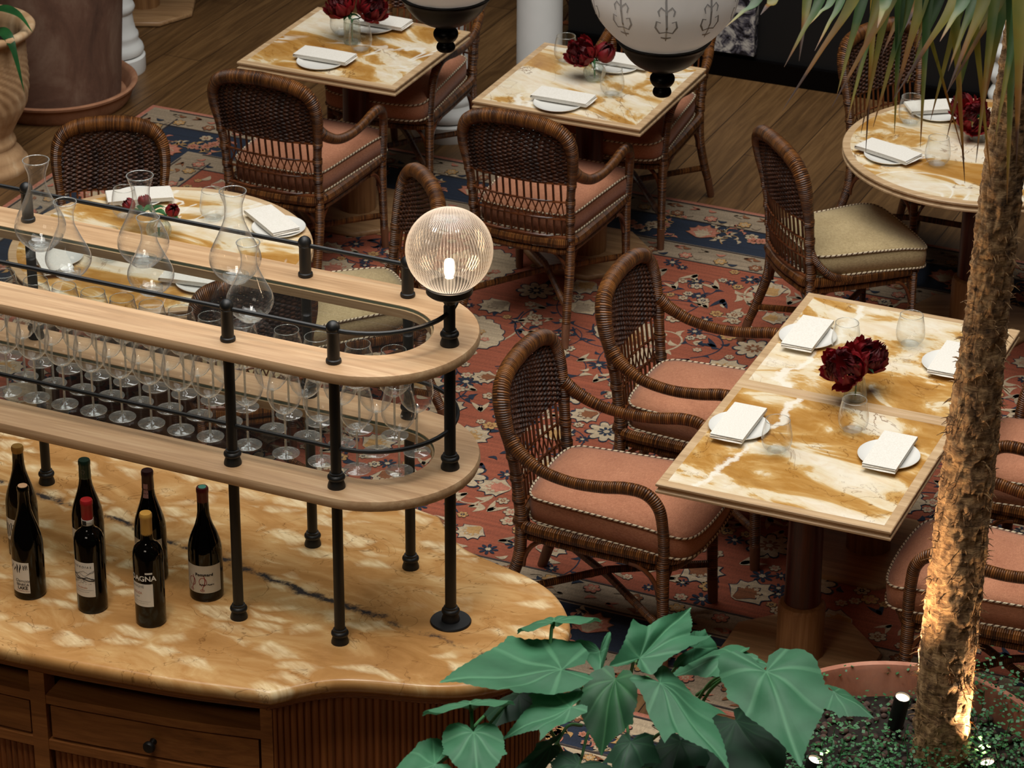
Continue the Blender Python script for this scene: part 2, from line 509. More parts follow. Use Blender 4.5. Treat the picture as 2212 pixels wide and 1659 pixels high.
def mat_terracotta(name, a, b, c, sc=5):
    g = G(name)
    n = g.noise(g.coords((1, 1, .5), 2), sc, 6, .65, .6)
    return g.pbr(g.ramp(n, [(.3, hx(a)), (.5, hx(b)), (.7, hx(c))]), .85, g.bump(g.noise(g.coords(), 60, 4), .2, .003))
M['terra_brown'] = mat_terracotta('aged_terracotta', '#503629', '#6b4b3a', '#866a57')
M['terra_rim'] = mat_terracotta('terracotta_saucer', '#8a5b3f', '#a06f50', '#b98a68')
M['terra_pale'] = mat_terracotta('pale_terracotta', '#a88057', '#c39c72', '#dcc09a')
M['terra_planter'] = mat_terracotta('planter_terracotta', '#85523c', '#a26a52', '#b8836b')
g = G('soil'); M['soil'] = g.pbr(g.ramp(g.noise(g.coords(), 40, 5), [(.3, hx('#0e0a07')), (.7, hx('#241a12'))]), 1)
g = G('clay_pebble'); M['pebble'] = g.pbr(g.ramp(g.noise(g.coords(), 25, 3), [(.3, hx('#33251f')), (.7, hx('#57433a'))]), .95)

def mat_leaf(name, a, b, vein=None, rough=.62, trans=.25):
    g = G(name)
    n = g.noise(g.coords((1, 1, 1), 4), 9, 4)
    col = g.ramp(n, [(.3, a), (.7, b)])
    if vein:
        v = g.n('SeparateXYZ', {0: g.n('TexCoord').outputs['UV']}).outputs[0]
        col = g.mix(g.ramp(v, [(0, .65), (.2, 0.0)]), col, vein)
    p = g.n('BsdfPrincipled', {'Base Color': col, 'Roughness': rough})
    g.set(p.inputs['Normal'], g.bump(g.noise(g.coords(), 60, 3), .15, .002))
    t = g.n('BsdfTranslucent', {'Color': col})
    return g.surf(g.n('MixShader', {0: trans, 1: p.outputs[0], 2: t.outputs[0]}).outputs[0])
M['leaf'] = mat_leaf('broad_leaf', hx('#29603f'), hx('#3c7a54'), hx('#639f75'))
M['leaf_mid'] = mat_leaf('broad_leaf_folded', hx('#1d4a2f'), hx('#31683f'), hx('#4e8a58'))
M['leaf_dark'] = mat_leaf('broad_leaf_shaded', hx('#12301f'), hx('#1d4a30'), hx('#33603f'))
M['stem'] = mat_leaf('leaf_stalk', hx('#2f6b3a'), hx('#4d8a4c'))
M['flower_leaf'] = mat_leaf('peony_leaf', hx('#1f4a26'), hx('#3b7a40'))
M['creeper'] = mat_leaf('creeper_leaf', hx('#1f5a30'), hx('#4f8f58'), None, .45, .3)
M['strap'] = mat_leaf('strap_leaf', hx('#1c4a26'), hx('#34703a'), None, .4, .3)
M['petal'] = mat_leaf('peony_petal', hx('#5c050d'), hx('#960a16'), None, .6, .2)
M['petal_in'] = mat_leaf('peony_heart', hx('#330308'), hx('#62060f'), None, .6, .15)
# palm leaf: green turning to yellow-brown towards the tip (UV.x = 0..1 along the blade)
g = G('palm_blade')
x = g.n('SeparateXYZ', {0: g.n('TexCoord').outputs['UV']}).outputs[0]
n = g.noise(g.coords((3, 3, 3), 6), 3, 3)
rr = g.math('MULTIPLY', g.math('SUBTRACT', g.n('ObjectInfo').outputs['Random'], .5), .35)
f = g.math('ADD', g.math('ADD', x, g.math('MULTIPLY', g.math('SUBTRACT', n, .5), .5)), rr)
col = g.ramp(f, [(.3, hx('#15301a')), (.6, hx('#35552a')), (.8, hx('#76702e')), (.92, hx('#7a5220')), (1, hx('#3d2412'))])
p = g.n('BsdfPrincipled', {'Base Color': col, 'Roughness': .45})
t = g.n('BsdfTranslucent', {'Color': col})
M['palm'] = g.surf(g.n('MixShader', {0: .2, 1: p.outputs[0], 2: t.outputs[0]}).outputs[0])
g = G('palm_bark')
n = g.noise(g.coords((9, 9, 30)), 2.2, 8, .7, .8)
v = g.noise(g.coords((30, 30, 12)), 2, 4, .6)
M['bark'] = g.pbr(g.ramp(g.math('ADD', g.math('MULTIPLY', n, .6), g.math('MULTIPLY', v, .4)), [(.36, hx('#2d1c0f')), (.47, hx('#8d6a46')), (.58, hx('#cfa878'))]), .9, g.bump(n, 1.0, .012))

def mat_emit(name, col, strength):
    g = G(name)
    return g.surf(g.n('Emission', {'Color': col, 'Strength': strength}).outputs[0])
M['bulb'] = mat_emit('glowing_bulb', (1, .74, .46, 1), 22)
M['spot_lens'] = mat_emit('spot_lens', (1, .75, .45, 1), 9)
# frosted lantern glass
g = G('frosted_glass')
n = g.noise(g.coords(), 4, 2)
d = g.n('BsdfPrincipled', {'Base Color': g.ramp(n, [(.3, hx('#eeecea')), (.7, hx('#f4f3f1'))]), 'Roughness': .35})
t = g.n('BsdfTranslucent', {'Color': hx('#f0ece8')})
M['frost'] = g.surf(g.n('MixShader', {0: .45, 1: d.outputs[0], 2: t.outputs[0]}).outputs[0])
g = G('etched_glass'); M['etch'] = g.pbr(hx('#9c9a9a'), .4)
# ribbed globe: bright and dark lines of refracted light put into the colour
g = G('ribbed_globe_glass')
lw = g.n('LayerWeight', {'Blend': .5}).outputs['Facing']
fac = g.math('ADD', g.math('MULTIPLY', g.math('POWER', lw, 2.0), .55), .13, 0, True)
uvx = g.n('SeparateXYZ', {0: g.n('TexCoord').outputs['UV']}).outputs[0]
rib = g.math('POWER', g.math('ABSOLUTE', g.math('SINE', g.math('MULTIPLY', uvx, 72*PI))), 1.6)
fac = g.math('MULTIPLY', fac, g.math('ADD', .35, g.math('MULTIPLY', rib, 1.6)), 0, True)
tr = g.n('BsdfTransparent', {'Color': g.ramp(rib, [(0, (.62, .58, .52, 1)), (1, (.96, .95, .93, 1))])})
gl = g.n('BsdfGlossy', {'Color': (1, 1, 1, 1), 'Roughness': .12})
df = g.n('BsdfTranslucent', {'Color': (.9, .88, .84, 1)})
dd = g.n('BsdfDiffuse', {'Color': (.8, .78, .75, 1)})
dm = g.n('MixShader', {0: .4, 1: df.outputs[0], 2: dd.outputs[0]})
a = g.n('MixShader', {0: .75, 1: gl.outputs[0], 2: dm.outputs[0]})
M['globe'] = g.surf(g.n('MixShader', {0: fac, 1: tr.outputs[0], 2: a.outputs[0]}).outputs[0])
# dark veined wall marble
g = G('breccia_wall_marble')
co = g.coords((1, 1, 1))
n = g.noise(co, 9, 7, .7, 1.5)
v = g.n('TexVoronoi', {'Scale': 16.0}, feature='DISTANCE_TO_EDGE'); g.set(v.inputs['Vector'], co)
f = g.math('ADD', n, g.math('MULTIPLY', v.outputs['Distance'], .25))
M['wall_marble'] = g.pbr(g.ramp(f, [(.44, hx('#15151b')), (.5, hx('#55525c')), (.58, hx('#b9b3ab')), (.7, hx('#d9d4ca'))]), .25)

def mat_rug(name, c, amp=.22):
    g = G(name)
    ab = g.noise(g.coords((.8, 26, 1)), 2.0, 4, .6)
    ft = g.noise(g.coords((220, 60, 1)), 1.0, 2)
    dk = tuple(x*(1-amp*1.6) for x in c[:3])+(1,)
    lt = tuple(min(1, x*(1+amp)) for x in c[:3])+(1,)
    col = g.ramp(g.math('ADD', g.math('MULTIPLY', ab, .6), g.math('MULTIPLY', ft, .4)), [(.35, dk), (.65, lt)])
    return g.pbr(col, .95, g.bump(ft, .4, .002))
RUGC = ['#8e4a32', '#ad997c', '#1b2535', '#7a4a2b', '#8f7d66', '#aa6a54', '#3c322e', '#a9824f']
RUG = [mat_rug('rug_wool_%s' % n, hx(c)) for n, c in zip(('red', 'cream', 'navy', 'rust', 'taupe', 'coral', 'black', 'gold'), RUGC)]
# ------------------------------------------------------------------ room
mb = MB(); mb.face([0, 1, 2, 3]); mb.v = [Vector(p) for p in ((-6, 4, 0), (7, 4, 0), (7, 18, 0), (-6, 18, 0))]
struct('floor', mb, M['floor'])

wa, wb = at(1546, 157, 0), at(1796, 196, 0)
wd = (wb - wa).normalized(); wn = Vector((-wd.y, wd.x, 0))
mb = MB()
p0 = wa - wd*.75; p1 = wa + wd*4.0
mb.rings([[tuple(p0)[:2]+(z,), tuple(p1)[:2]+(z,), tuple(p1+wn*.3)[:2]+(z,), tuple(p0+wn*.3)[:2]+(z,)] for z in (0, 6.0)])
struct('wall_back', mb, M['wall'])
mb = MB()
q0, q1 = p0 - wn*.03, p1 - wn*.03
mb.rings([[tuple(q0)[:2]+(z,), tuple(q1)[:2]+(z,), tuple(p1)[:2]+(z,), tuple(p0)[:2]+(z,)] for z in (0, .085, .1)])
struct('baseboard_back', mb, M['lacquer'])
# marble facing on the dark wall
ma, mb2 = wa + wd*(-.02), wa + wd*.2
mb = MB()
m0, m1 = ma - wn*.052, mb2 - wn*.052
mb.rings([[tuple(m0)[:2]+(z,), tuple(m1)[:2]+(z,), tuple(m1+wn*.05)[:2]+(z,), tuple(m0+wn*.05)[:2]+(z,)] for z in (.13, 1.2)])
o = obj('marble_pilaster', mb, M['wall_marble'])
tag(o, 'black and white veined marble pilaster on the black wall', 'pilaster')
# white round column behind the second square table
c0 = at(1163, 322, 0)
mb = MB()
mb.lathe([(0, 0), (.17, 0), (.17, .06), (.165, .075), (.15, .08), (.155, .10), (.15, .125), (.135, .135), (.118, .15), (.104, .2), (.1, .3), (.098, 2.6), (0, 2.6)], 48)
o = obj('column', mb, M['white'], None, 40, None, c0)
tag(o, 'smooth white round column standing behind the middle square table', 'column')
def turned(name, px, label, sc=1.0, h=1.6):
    base = at(px[0], px[1], 0)
    t = thing(name, label, 'column', base)
    mb = MB()
    mb.lathe([(0, 0), (.165*sc, 0), (.168*sc, .008), (.168*sc, .075), (.16*sc, .083), (.15*sc, .085)], 40)
    obj('plinth', mb, M['white'], t)
    mb = MB()
    mb.lathe([(.14*sc, .085), (.158*sc, .092), (.163*sc, .108), (.155*sc, .128), (.140*sc, .142), (.132*sc, .158), (.137*sc, .172), (.134*sc, .186), (.122*sc, .198), (.112*sc, .24), (.106*sc, .285), (.118*sc, .298), (.124*sc, .315), (.116*sc, .332), (.103*sc, .345), (.096*sc, .42), (.086*sc, .60), (.07*sc, .9), (.06*sc, h), (0, h)], 40)
    obj('shaft', mb, M['white'], t)
    return t
turned('turned_column', (250, 150), 'white turned column with ringed foot behind the big brown pot', .85)
turned('turned_column', (965, 285), 'white turned column foot seen under the upper left square table', .95)
# twisted white post at the right edge, in front of the wall
b0 = wa + wd*1.42 - wn*.25
mb = MB()
prof = [(0, 0), (.09, 0), (.09, .12), (.05, .16)]
z = .16
while z < 1.35:
    prof += [(.03, z), (.052, z+.035), (.055, z+.05), (.052, z+.065)]; z += .1
prof += [(.03, z), (0, z)]
mb.lathe(prof, 24, (0, 0, 0), lambda a, z, r: 1+.10*sin(2*(a + z*14)))
o = obj('twisted_post', mb, M['white'], None, 60, None, b0)
tag(o, 'white twisted post before the black wall, half hidden by the palm', 'post')
# woven screen between column and wall
s0 = at(1230, 150, 0)
t = thing('rattan_screen', 'brown woven rattan screen standing behind the white column', 'screen', s0 + Vector((.0, .35, 0)), TH)
mb = MB()
for x in (-.12, .16): mb.tube([(x, 0, 0), (x, 0, 1.1)], .014, 8)
mb.tube([(-.12, 0, 1.1), (.16, 0, 1.1)], .014, 8); mb.tube([(-.12, 0, .1), (.16, 0, .1)], .012, 8)
obj('frame', mb, M['cane'], t)
mb = MB()
for i in range(30):
    a = -.9 + i*.07
    for sgn in (1, -1):
        pts = []
        for k in range(31):
            z = .1 + k/30
            x = a + sgn*(z-.6)*.5
            if -.12 <= x <= .16: pts.append((x, sgn*.004, z))
        if len(pts) > 1: mb.tube([pts[0], pts[-1]], .005, 5)
obj('lattice', mb, M['weave'], t)

# ------------------------------------------------------------------ rugs (pattern knotted into the pile: flat coloured wool patches)
def make_rug(name, label, e0, e1, n0, n1, bands, seed, dens, red=0, inner=None):
    rnd = random.Random(seed)
    mb = MB()
    hgt = .004
    org = E2*e0 + N2*n0
    LX, LY = e1-e0, n1-n0
    # body
    mb.rings([[(0, 0, z), (LX, 0, z), (LX, LY, z), (0, LY, z)] for z in (0.0005, hgt)], mi=5)
    def poly(pts, lay, mi):
        b = len(mb.v)
        z = hgt + .0004*lay
        mb.v.extend(Vector((p[0], p[1], z)) for p in pts)
        mb.face(list(range(b, b+len(pts))), None, mi)
    def rect(x0, y0, x1, y1, lay, mi): poly([(x0, y0), (x1, y0), (x1, y1), (x0, y1)], lay, mi)
    off = 0
    lay = 1
    for wdt, mi in bands:
        off += wdt
        rect(off, off, LX-off, LY-off, lay, mi); lay += 1
    def T(pts, x, y, a, s):
        ca, sa = cos(a)*s, sin(a)*s
        return [(x+p[0]*ca-p[1]*sa, y+p[0]*sa+p[1]*ca) for p in pts]
    def petals(k, r0, r1, ph=0, n=5):
        o = []
        for i in range(k*n):
            a = 2*PI*i/(k*n)
            r = r0 + (r1-r0)*abs(sin(a*k/2))**.7
            o.append((r*cos(a+ph), r*sin(a+ph)))
        return o
    def rosette(x, y, s, c1, c2, lay, k=6, outl=6):
        a = rnd.random()*6
        poly(T(petals(k, .72, 1.06), x, y, a, s), lay, outl)
        poly(T(petals(k, .60, .96), x, y, a, s), lay+1, c1)
        poly(T(petals(k, .2, .45), x, y, a, s), lay+2, c2)
        poly(T(petals(5, .14, .16), x, y, a, s), lay+3, c1)
    def star(x, y, s, c, lay):
        a = rnd.random()*6
        poly(T(petals(8, .28, 1.0), x, y, a, s), lay, c)
        poly(T(petals(6, .2, .3), x, y, a, s), lay+1, 1)
    def leaf(x, y, a, s, c, lay, bend=.25):
        up, dn = [], []
        for i in range(7):
            t = i/6
            w = .26*sin(PI*t**.8)
            yy = bend*sin(PI*t)
            up.append((t, yy+w)); dn.append((t, yy-w*.7))
        poly(T(up+dn[::-1][1:-1], x, y, a, s), lay, c)
    def fork(x, y, a, s, c, lay):
        for sg in (1, -1):
            pts = []
            for i in range(8):
                t = i/7
                pts.append((t*.9, sg*(.06+.34*t*t + .14*sin(PI*t))))
            for i in range(7, -1, -1):
                t = i/7
                pts.append((t*.8, sg*(.0+.30*t*t - .06*sin(PI*t))))
            if sg < 0: pts = pts[::-1]
            poly(T(pts, x, y, a, s), lay, c)
        leaf(x, y, a, s*.55, c, lay, 0)
    def palmette(x, y, a, s, c1, c2, lay, outl=2):
        def fan(r, k, sc):
            o = []
            for i in range(k*4+1):
                t = -2.0 + 4.0*i/(k*4)
                rr = r*(1 - .22*abs(sin(i*PI/4+PI/2))) * (1.05-.12*abs(t))
                o.append((rr*cos(t)*sc+.1, rr*sin(t)*sc))
            return o + [(-.5*sc, .12), (-.5*sc, -.12)]
        poly(T(fan(1.06, 7, 1), x, y, a, s), lay, outl)
        poly(T(fan(.98, 7, 1), x, y, a, s), lay+1, c1)
        poly(T(fan(.66, 5, .9), x, y, a, s), lay+2, outl if c2 == 3 else c2)
        poly(T(fan(.60, 5, .9), x, y, a, s), lay+3, c2)
        for i in range(5):
            t = -1.2+.6*i
            poly(T(petals(5, .05, .1), x+cos(a)*s*.0, y, a, s) if False else T([(q[0]+.1+.42*cos(t), q[1]+.42*sin(t)) for q in petals(5, .06, .11)], x, y, a, s), lay+4, c1)
    def cloud(x, y, a, s, lay):
        ph = rnd.random()*6
        def blob(d, jag):
            o = []
            for i in range(72):
                t = 2*PI*i/72
                r = 1 + .28*sin(2*t+ph)+.16*sin(3*t+2*ph) + jag*abs(sin(t*11+ph)) - d
                o.append((r*cos(t), .72*r*sin(t)))
            return o
        poly(T(blob(-.035, .13), x, y, a, s), lay, 2)
        poly(T(blob(0, .13), x, y, a, s), lay+1, 1)
        palmette(x-.15*s*cos(a), y-.15*s*sin(a), a+.3, s*.42, 3, 7, lay+2, 7)
        for i in range(7):
            t = 2*PI*i/7+ph
            rosette(x+s*.7*cos(t)*.8, y+s*.55*sin(t)*.8, s*.11, (5, 7, 0)[i % 3], 1, lay+2, 5, 4)
            leaf(x+s*.5*cos(t+.4)*.9, y+s*.45*sin(t+.4)*.9, t+1.5, s*.2, (3, 7, 4)[i % 3], lay+2)
    def vine(x, y, a, ln, curl, c, wd, lay, leaves=2):
        n = 22
        px, py, aa = x, y, a
        L, R, = [], []
        for i in range(n+1):
            t = i/n
            w = wd*(1-.5*t)
            L.append((px - sin(aa)*w, py + cos(aa)*w)); R.append((px + sin(aa)*w, py - cos(aa)*w))
            if leaves and i % 4 == 2:
                leaf(px, py, aa + (1 if (i//4) % 2 else -1)*1.0, wd*(9+rnd.random()*5), leaves, lay+1)
            px += cos(aa)*ln/n; py += sin(aa)*ln/n
            aa += curl/n*(.4+1.5*t)
        for i in range(n):
            poly([L[i], L[i+1], R[i+1], R[i]][::-1], lay, c)
        return px, py
    base = off
    IX0, IY0, IX1, IY1 = base, base, LX-base, LY-base
    l0 = lay + 1
    # field: scrolling vines, then leaves and flowers, on a jittered lattice
    placed = []
    def free(x, y, r):
        for q in placed:
            if (q[0]-x)**2+(q[1]-y)**2 < (q[2]+r)**2: return False
        placed.append((x, y, r)); return True
    def inside(x, y, r): return IX0+r < x < IX1-r and IY0+r < y < IY1-r
    nv = int((IX1-IX0)*(IY1-IY0)*dens*26)
    for i in range(nv):
        x, y = rnd.uniform(IX0+.1, IX1-.1), rnd.uniform(IY0+.1, IY1-.1)
        cl = rnd.choice((-1, 1))*rnd.uniform(2.0, 6.5)
        ln = rnd.uniform(.3, .7)
        if inside(x, y, .3):
            navy = rnd.random() < .6
            vine(x, y, rnd.random()*6.28, ln, cl, 2 if navy else 1, .0035 if navy else .005, l0, 2 if navy else 1)
    for i in range(int((IX1-IX0)*(IY1-IY0)*1.6*dens*3)):
        x, y = rnd.uniform(IX0, IX1), rnd.uniform(IY0, IY1); s = rnd.uniform(.15, .21)
        if inside(x, y, s*1.2) and free(x, y, s*1.25): cloud(x, y, rnd.random()*6.28, s, l0+3)
    for i in range(int((IX1-IX0)*(IY1-IY0)*70*dens)):
        x, y = rnd.uniform(IX0, IX1), rnd.uniform(IY0, IY1); s = rnd.uniform(.06, .105)
        if inside(x, y, s) and free(x, y, s*.92):
            if rnd.random() < .75: palmette(x, y, rnd.random()*6.28, s, 1, rnd.choice((3, 5, 7, 4)), l0+3)
            else: rosette(x, y, s, 1, rnd.choice((3, 5, 2)), l0+3, 9, 2)
    for i in range(int((IX1-IX0)*(IY1-IY0)*260*dens)):
        x, y = rnd.uniform(IX0, IX1), rnd.uniform(IY0, IY1); s = rnd.uniform(.05, .1)
        if inside(x, y, s) and free(x, y, s*.5): fork(x, y, rnd.random()*6.28, s, rnd.choice((1, 1, 4, 1, 2)), l0+3)
    for i in range(int((IX1-IX0)*(IY1-IY0)*900*dens)):
        x, y = rnd.uniform(IX0, IX1), rnd.uniform(IY0, IY1); s = rnd.uniform(.018, .034)
        if inside(x, y, s) and free(x, y, s*.85):
            k = rnd.random()
            if k < .5: rosette(x, y, s, rnd.choice((1, 1, 7)), rnd.choice((3, 2, 5)), l0+3, 6, 6)
            elif k < .75: star(x, y, s*1.3, 2, l0+3)
            else: leaf(x, y, rnd.random()*6.28, s*2.2, rnd.choice((2, 1)), l0+3)
    # border bands
    cum = 0
    for bi, (wdt, mi) in enumerate(bands[1:], 1):
        a0 = sum(b[0] for b in bands[:bi+0]) ; a1 = a0 + (bands[bi+1-0][0] if bi+1 < len(bands) else 0)
        # band between offset a0+wdt .. next band
        lo = sum(b[0] for b in bands[:bi+1]); hi = sum(b[0] for b in bands[:bi+2]) if bi+1 < len(bands) else None
    offs = [0]
    for wdt, mi in bands: offs.append(offs[-1]+wdt)
    def runs(d):
        return [((d, d), (LX-d, d), PI/2), ((LX-d, d), (LX-d, LY-d), PI), ((LX-d, LY-d), (d, LY-d), -PI/2), ((d, LY-d), (d, d), 0)]
    for bi in range(1, len(bands)):
        mi = bands[bi-1][1]
        lo, hi = offs[bi], offs[bi+1]
        mid, wdt = (lo+hi)/2, hi-lo
        for (ax, ay), (bx, by), face in runs(mid):
            ln = math.hypot(bx-ax, by-ay)
            ux, uy = (bx-ax)/ln, (by-ay)/ln
            if mi == 2:       # navy main border: coral palmettes, cream vine
                step = wdt*1.15
                k = int(ln/step)
                for i in range(k):
                    x, y = ax+ux*(i+.5)*ln/k, ay+uy*(i+.5)*ln/k
                    if i % 2 == 0: palmette(x, y, face+(PI if i % 4 else 0), wdt*.36, 5, 1, l0+3, 3)
                    else:
                        for q in range(4):
                            rosette(x+rnd.uniform(-.4, .4)*wdt, y+rnd.uniform(-.33, .33)*wdt, wdt*.13, rnd.choice((5, 5, 1)), 3, l0+3+q, 6, 4)
                    for q in range(4):
                        vine(x-ux*wdt*.5+uy*rnd.uniform(-.3, .3)*wdt, y-uy*wdt*.5-ux*rnd.uniform(-.3, .3)*wdt, math.atan2(uy, ux)+rnd.uniform(-1, 1), wdt*.8, rnd.choice((-4, 4)), 7, .003, l0, rnd.choice((7, 1, 5)))
            elif mi == 1 or mi == 4:
                step = .075 if wdt > .1 else .05
                k = int(ln/step)
                for i in range(k):
                    x, y = ax+ux*(i+.5)*ln/k, ay+uy*(i+.5)*ln/k
                    jit = (wdt*.22 if wdt > .1 else 0)*(1 if i % 2 else -1)
                    x2, y2 = x-uy*jit, y+ux*jit
                    if i % 2: rosette(x2, y2, min(.03, wdt*.26), (5, 7, 3)[i % 3], 1, l0+3, 6, 6)
                    else: fork(x2, y2, math.atan2(uy, ux)+(PI if i % 4 else 0), .05, (3, 5, 4)[i % 3], l0+3)
                    leaf(x-uy*(-jit), y+ux*(-jit), math.atan2(uy, ux)+rnd.uniform(-.6, .6), .045, (4, 3, 2, 5)[i % 4], l0+3)
                for sgn in (-1, 1):
                    q0 = (ax-uy*wdt*.46*sgn, ay+ux*wdt*.46*sgn); q1 = (bx-uy*wdt*.46*sgn, by+ux*wdt*.46*sgn)
                    poly([q0, q1, (q1[0]-uy*.008, q1[1]+ux*.008), (q0[0]-uy*.008, q0[1]+ux*.008)], l0+2, 6)
    o = obj(name, mb, RUG, None, 20, None, org)
    o.rotation_euler = (0, 0, TH)
    tag(o, label, 'rug')
    return o
# bands: (inset where the next colour starts, colour)
make_rug('persian_rug', 'large red floral Persian rug with navy flower border under the tables', -6.856, -1.0, 7.72, 11.41,
         [(.022, 4), (.17, 2), (.225, 4), (.16, 0)], 11, .55)
make_rug('persian_rug', 'cream patterned rug edge glimpsed through the broad green leaves', -5.2, -2.6, 6.84, 7.62,
         [(.02, 1), (.12, 2), (.12, 1), (.08, 1)], 5, .5)
# ------------------------------------------------------------------ chairs (local: +y is the way the sitter faces)
def yb(x, z):
    ctrl = [(.40, -.235), (.50, -.245), (.60, -.255), (.70, -.268), (.78, -.285), (.85, -.303), (.90, -.32), (.95, -.34)]
    y = ctrl[0][1]
    for (z0, y0), (z1, y1) in zip(ctrl, ctrl[1:]):
        if z >= z0: y = y0 + (y1-y0)*min(1, (z-z0)/(z1-z0))
    k = max(0, min(1, (z-.74)/.17)); k = 1 - k*k*(3-2*k)
    return y - .034*k*max(0, 1-(x/.25)**2)
RIM = [(.225, -.235, .40), (.228, -.245, .50), (.233, -.255, .60), (.245, -.268, .69), (.253, -.285, .77), (.243, -.30, .835), (.205, -.312, .88), (.12, -.32, .905), (0, -.323, .913)]
def rim_x(z):
    P = catmull(RIM, 8)
    for a, b in zip(P, P[1:]):
        if a.z <= z <= b.z: return a.x + (b.x-a.x)*((z-a.z)/max(1e-6, b.z-a.z))
    return 0.0
def rim_z(x):
    P = catmull(RIM, 8)
    for a, b in zip(P[30:], P[31:]):
        if a.x >= abs(x) >= b.x: return a.z + (b.z-a.z)*((a.x-abs(x))/max(1e-6, a.x-b.x))
    return .80

def make_chair(label, fabric, arms=True):
    t = thing('rattan_armchair' if arms else 'rattan_chair', label, 'chair')
    sx, sc_ = (.89, .95) if arms else (.80, .90)
    def fit(mb, k=None):
        for p in mb.v:
            p.x *= k or sx
            if not arms and p.y > 0: p.y *= .68
        return mb
    # back rim
    P = catmull(RIM, 7)
    full = P + [Vector((-p.x, p.y, p.z)) for p in P[::-1][1:]]
    rr = [.0185, .0185, .0185, .021, .026, .029, .029, .029, .029]
    mb = MB(); mb.tube(full, rr + rr[::-1][1:], 10)
    for z in (.655, .575, .50, .43):       # binding collars on the posts
        x = rim_x(z)
        for s in (1, -1):
            y = yb(.25, z)
            mb.tube([(s*x, y, z-.012), (s*x, y, z+.012)], .0215, 10)
    obj('back_frame', fit(mb), M['rattan'], t)
    # woven panel
    mb = MB()
    xs = [-.235 + i*.0235 for i in range(21)]
    for x in xs:
        zt = min(rim_z(x), .905)
        if zt > .68: mb.tube([(x, yb(x, z), z) for z in [.655 + (zt-.655)*k/6 for k in range(7)]], .0030, 4, cap=False)
    rows = 30
    for r in range(rows):
        z = .660 + r*.0083
        xm = rim_x(z) - .012
        if xm < .04: continue
        n = max(6, int(xm*2/.0117))
        pts = []
        for i in range(n+1):
            x = -xm + 2*xm*i/n
            ph = (i + (2 if r % 2 else 0)) % 4
            o = (.0042, .0042, -.0042, -.0042)[ph]
            pts.append((x, yb(x, z)+o, z + (.0012 if ph in (0, 2) else 0)))
        mb.tube(pts, .0057, 5, cap=False)
    obj('woven_panel', fit(mb), M['weave'], t)
    # spindles and lattice
    mb = MB()
    n = 13
    for i in range(n):
        x = -.195 + i*.39/(n-1)
        mb.tube([(x, yb(x, z), z) for z in (.575, .615, .66)], .0052, 5, cap=False)
        mb.tube([(x, yb(x, z), z) for z in (.42, .46, .505)], .0052, 5, cap=False)
        for sg in (-1, 1):
            x2 = max(-.205, min(.205, x + sg*.0325))
            mb.tube([(x+(x2-x)*k/3, yb(x, .575-.075*k/3)+sg*.003, .575-.073*k/3) for k in range(4)], .0032, 4, cap=False)
    for z, r in ((.657, .0065), (.577, .0048), (.503, .0048), (.425, .008)):
        xm = rim_x(z)
        mb.tube([(-xm+2*xm*k/10, yb(-xm+2*xm*k/10, z)-.002, z) for k in range(11)], r, 6, cap=False)
    obj('spindle_lattice', fit(mb), M['cane'], t)
    # seat frame
    mb = MB()
    def ring(z, sh, r):
        c = [(.225-sh, -.235, z), (.243-sh, -.05, z-.004), (.256-sh, .16, z), (.25-sh, .265-sh, z), (.19, .305-sh, z), (0, .33-sh, z)]
        c = c + [(-p[0], p[1], p[2]) for p in c[::-1][1:]]
        c += [(-.12, -.262, z), (0, -.27, z), (.12, -.262, z)]
        mb.tube(catmull(c, 4, True), r, 8, True)
    ring(.402, 0.0, .0205)
    ring(.366, .008, .013)
    obj('seat_frame', fit(mb), M['rattan'], t)
    # cushion
    def outline(d):
        pts = []
        ctrl = [(.0, -.232), (.13, -.228), (.19, -.205), (.208, -.15), (.222, 0), (.238, .17), (.245, .27), (.228, .325), (.16, .352), (0, .362)]
        ctrl = ctrl + [(-p[0], p[1]) for p in ctrl[::-1][1:-1]]
        c = catmull([(p[0], p[1], 0) for p in ctrl], 4, True)
        o = [(p.x, p.y) for p in c]
        nr = loop_normals(o)
        return [(p[0]-q[0]*d, p[1]-q[1]*d) for p, q in zip(o, nr)]
    top, bot = .503, .420
    def droop(y): return -.022*max(0, (y-.15)/.21)**2
    base = outline(0)
    L = []
    for d, z in ((.05, bot-.008), (.012, bot-.004), (0, bot), (-.004, (top+bot)/2), (0, top)):
        L.append([(p[0], p[1], z + droop(p[1])*(1 if z > .47 else .3)) for p in outline(d)])
    for k, dz in ((.9, .008), (.75, .015), (.55, .021), (.3, .025), (.08, .026)):
        L.append([(p[0]*k, .06+(p[1]-.06)*k, top+dz + droop(p[1])*k) for p in base])
    mb = MB(); mb.rings(L)
    cu = obj('seat_cushion', fit(mb, sc_), fabric, t, 70)
    for z in (top, bot):
        mb = MB()
        mb.tube([(p[0], p[1], z + droop(p[1])*(1 if z > .47 else .3)) for p in outline(-.003)], .0039, 6, True)
        obj('piping', fit(mb, sc_), M['cord'], cu)
    # arms and legs
    for s in (1, -1):
        if arms:
            a = [(.246, -.268, .715), (.262, -.225, .675), (.275, -.15, .638), (.281, -.05, .622), (.284, .05, .628), (.285, .14, .643), (.283, .205, .635), (.277, .245, .59), (.27, .258, .52), (.264, .262, .44), (.26, .262, .40)]
            mb = MB(); mb.tube(catmull([(s*p[0], p[1], p[2]) for p in a], 6), [.026, .023, .020, .019, .02, .021, .021, .02, .019, .019, .02], 10)
            obj('arm', fit(mb), M['rattan'], t)
        else:
            a = [(.231, -.25, .56), (.24, -.225, .49), (.247, -.16, .425), (.25, -.08, .40)]
            mb = MB(); mb.tube(catmull([(s*p[0], p[1], p[2]) for p in a], 6), [.012, .015, .016, .015], 8)
            obj('seat_brace', fit(mb), M['rattan'], t)
        zt = .40
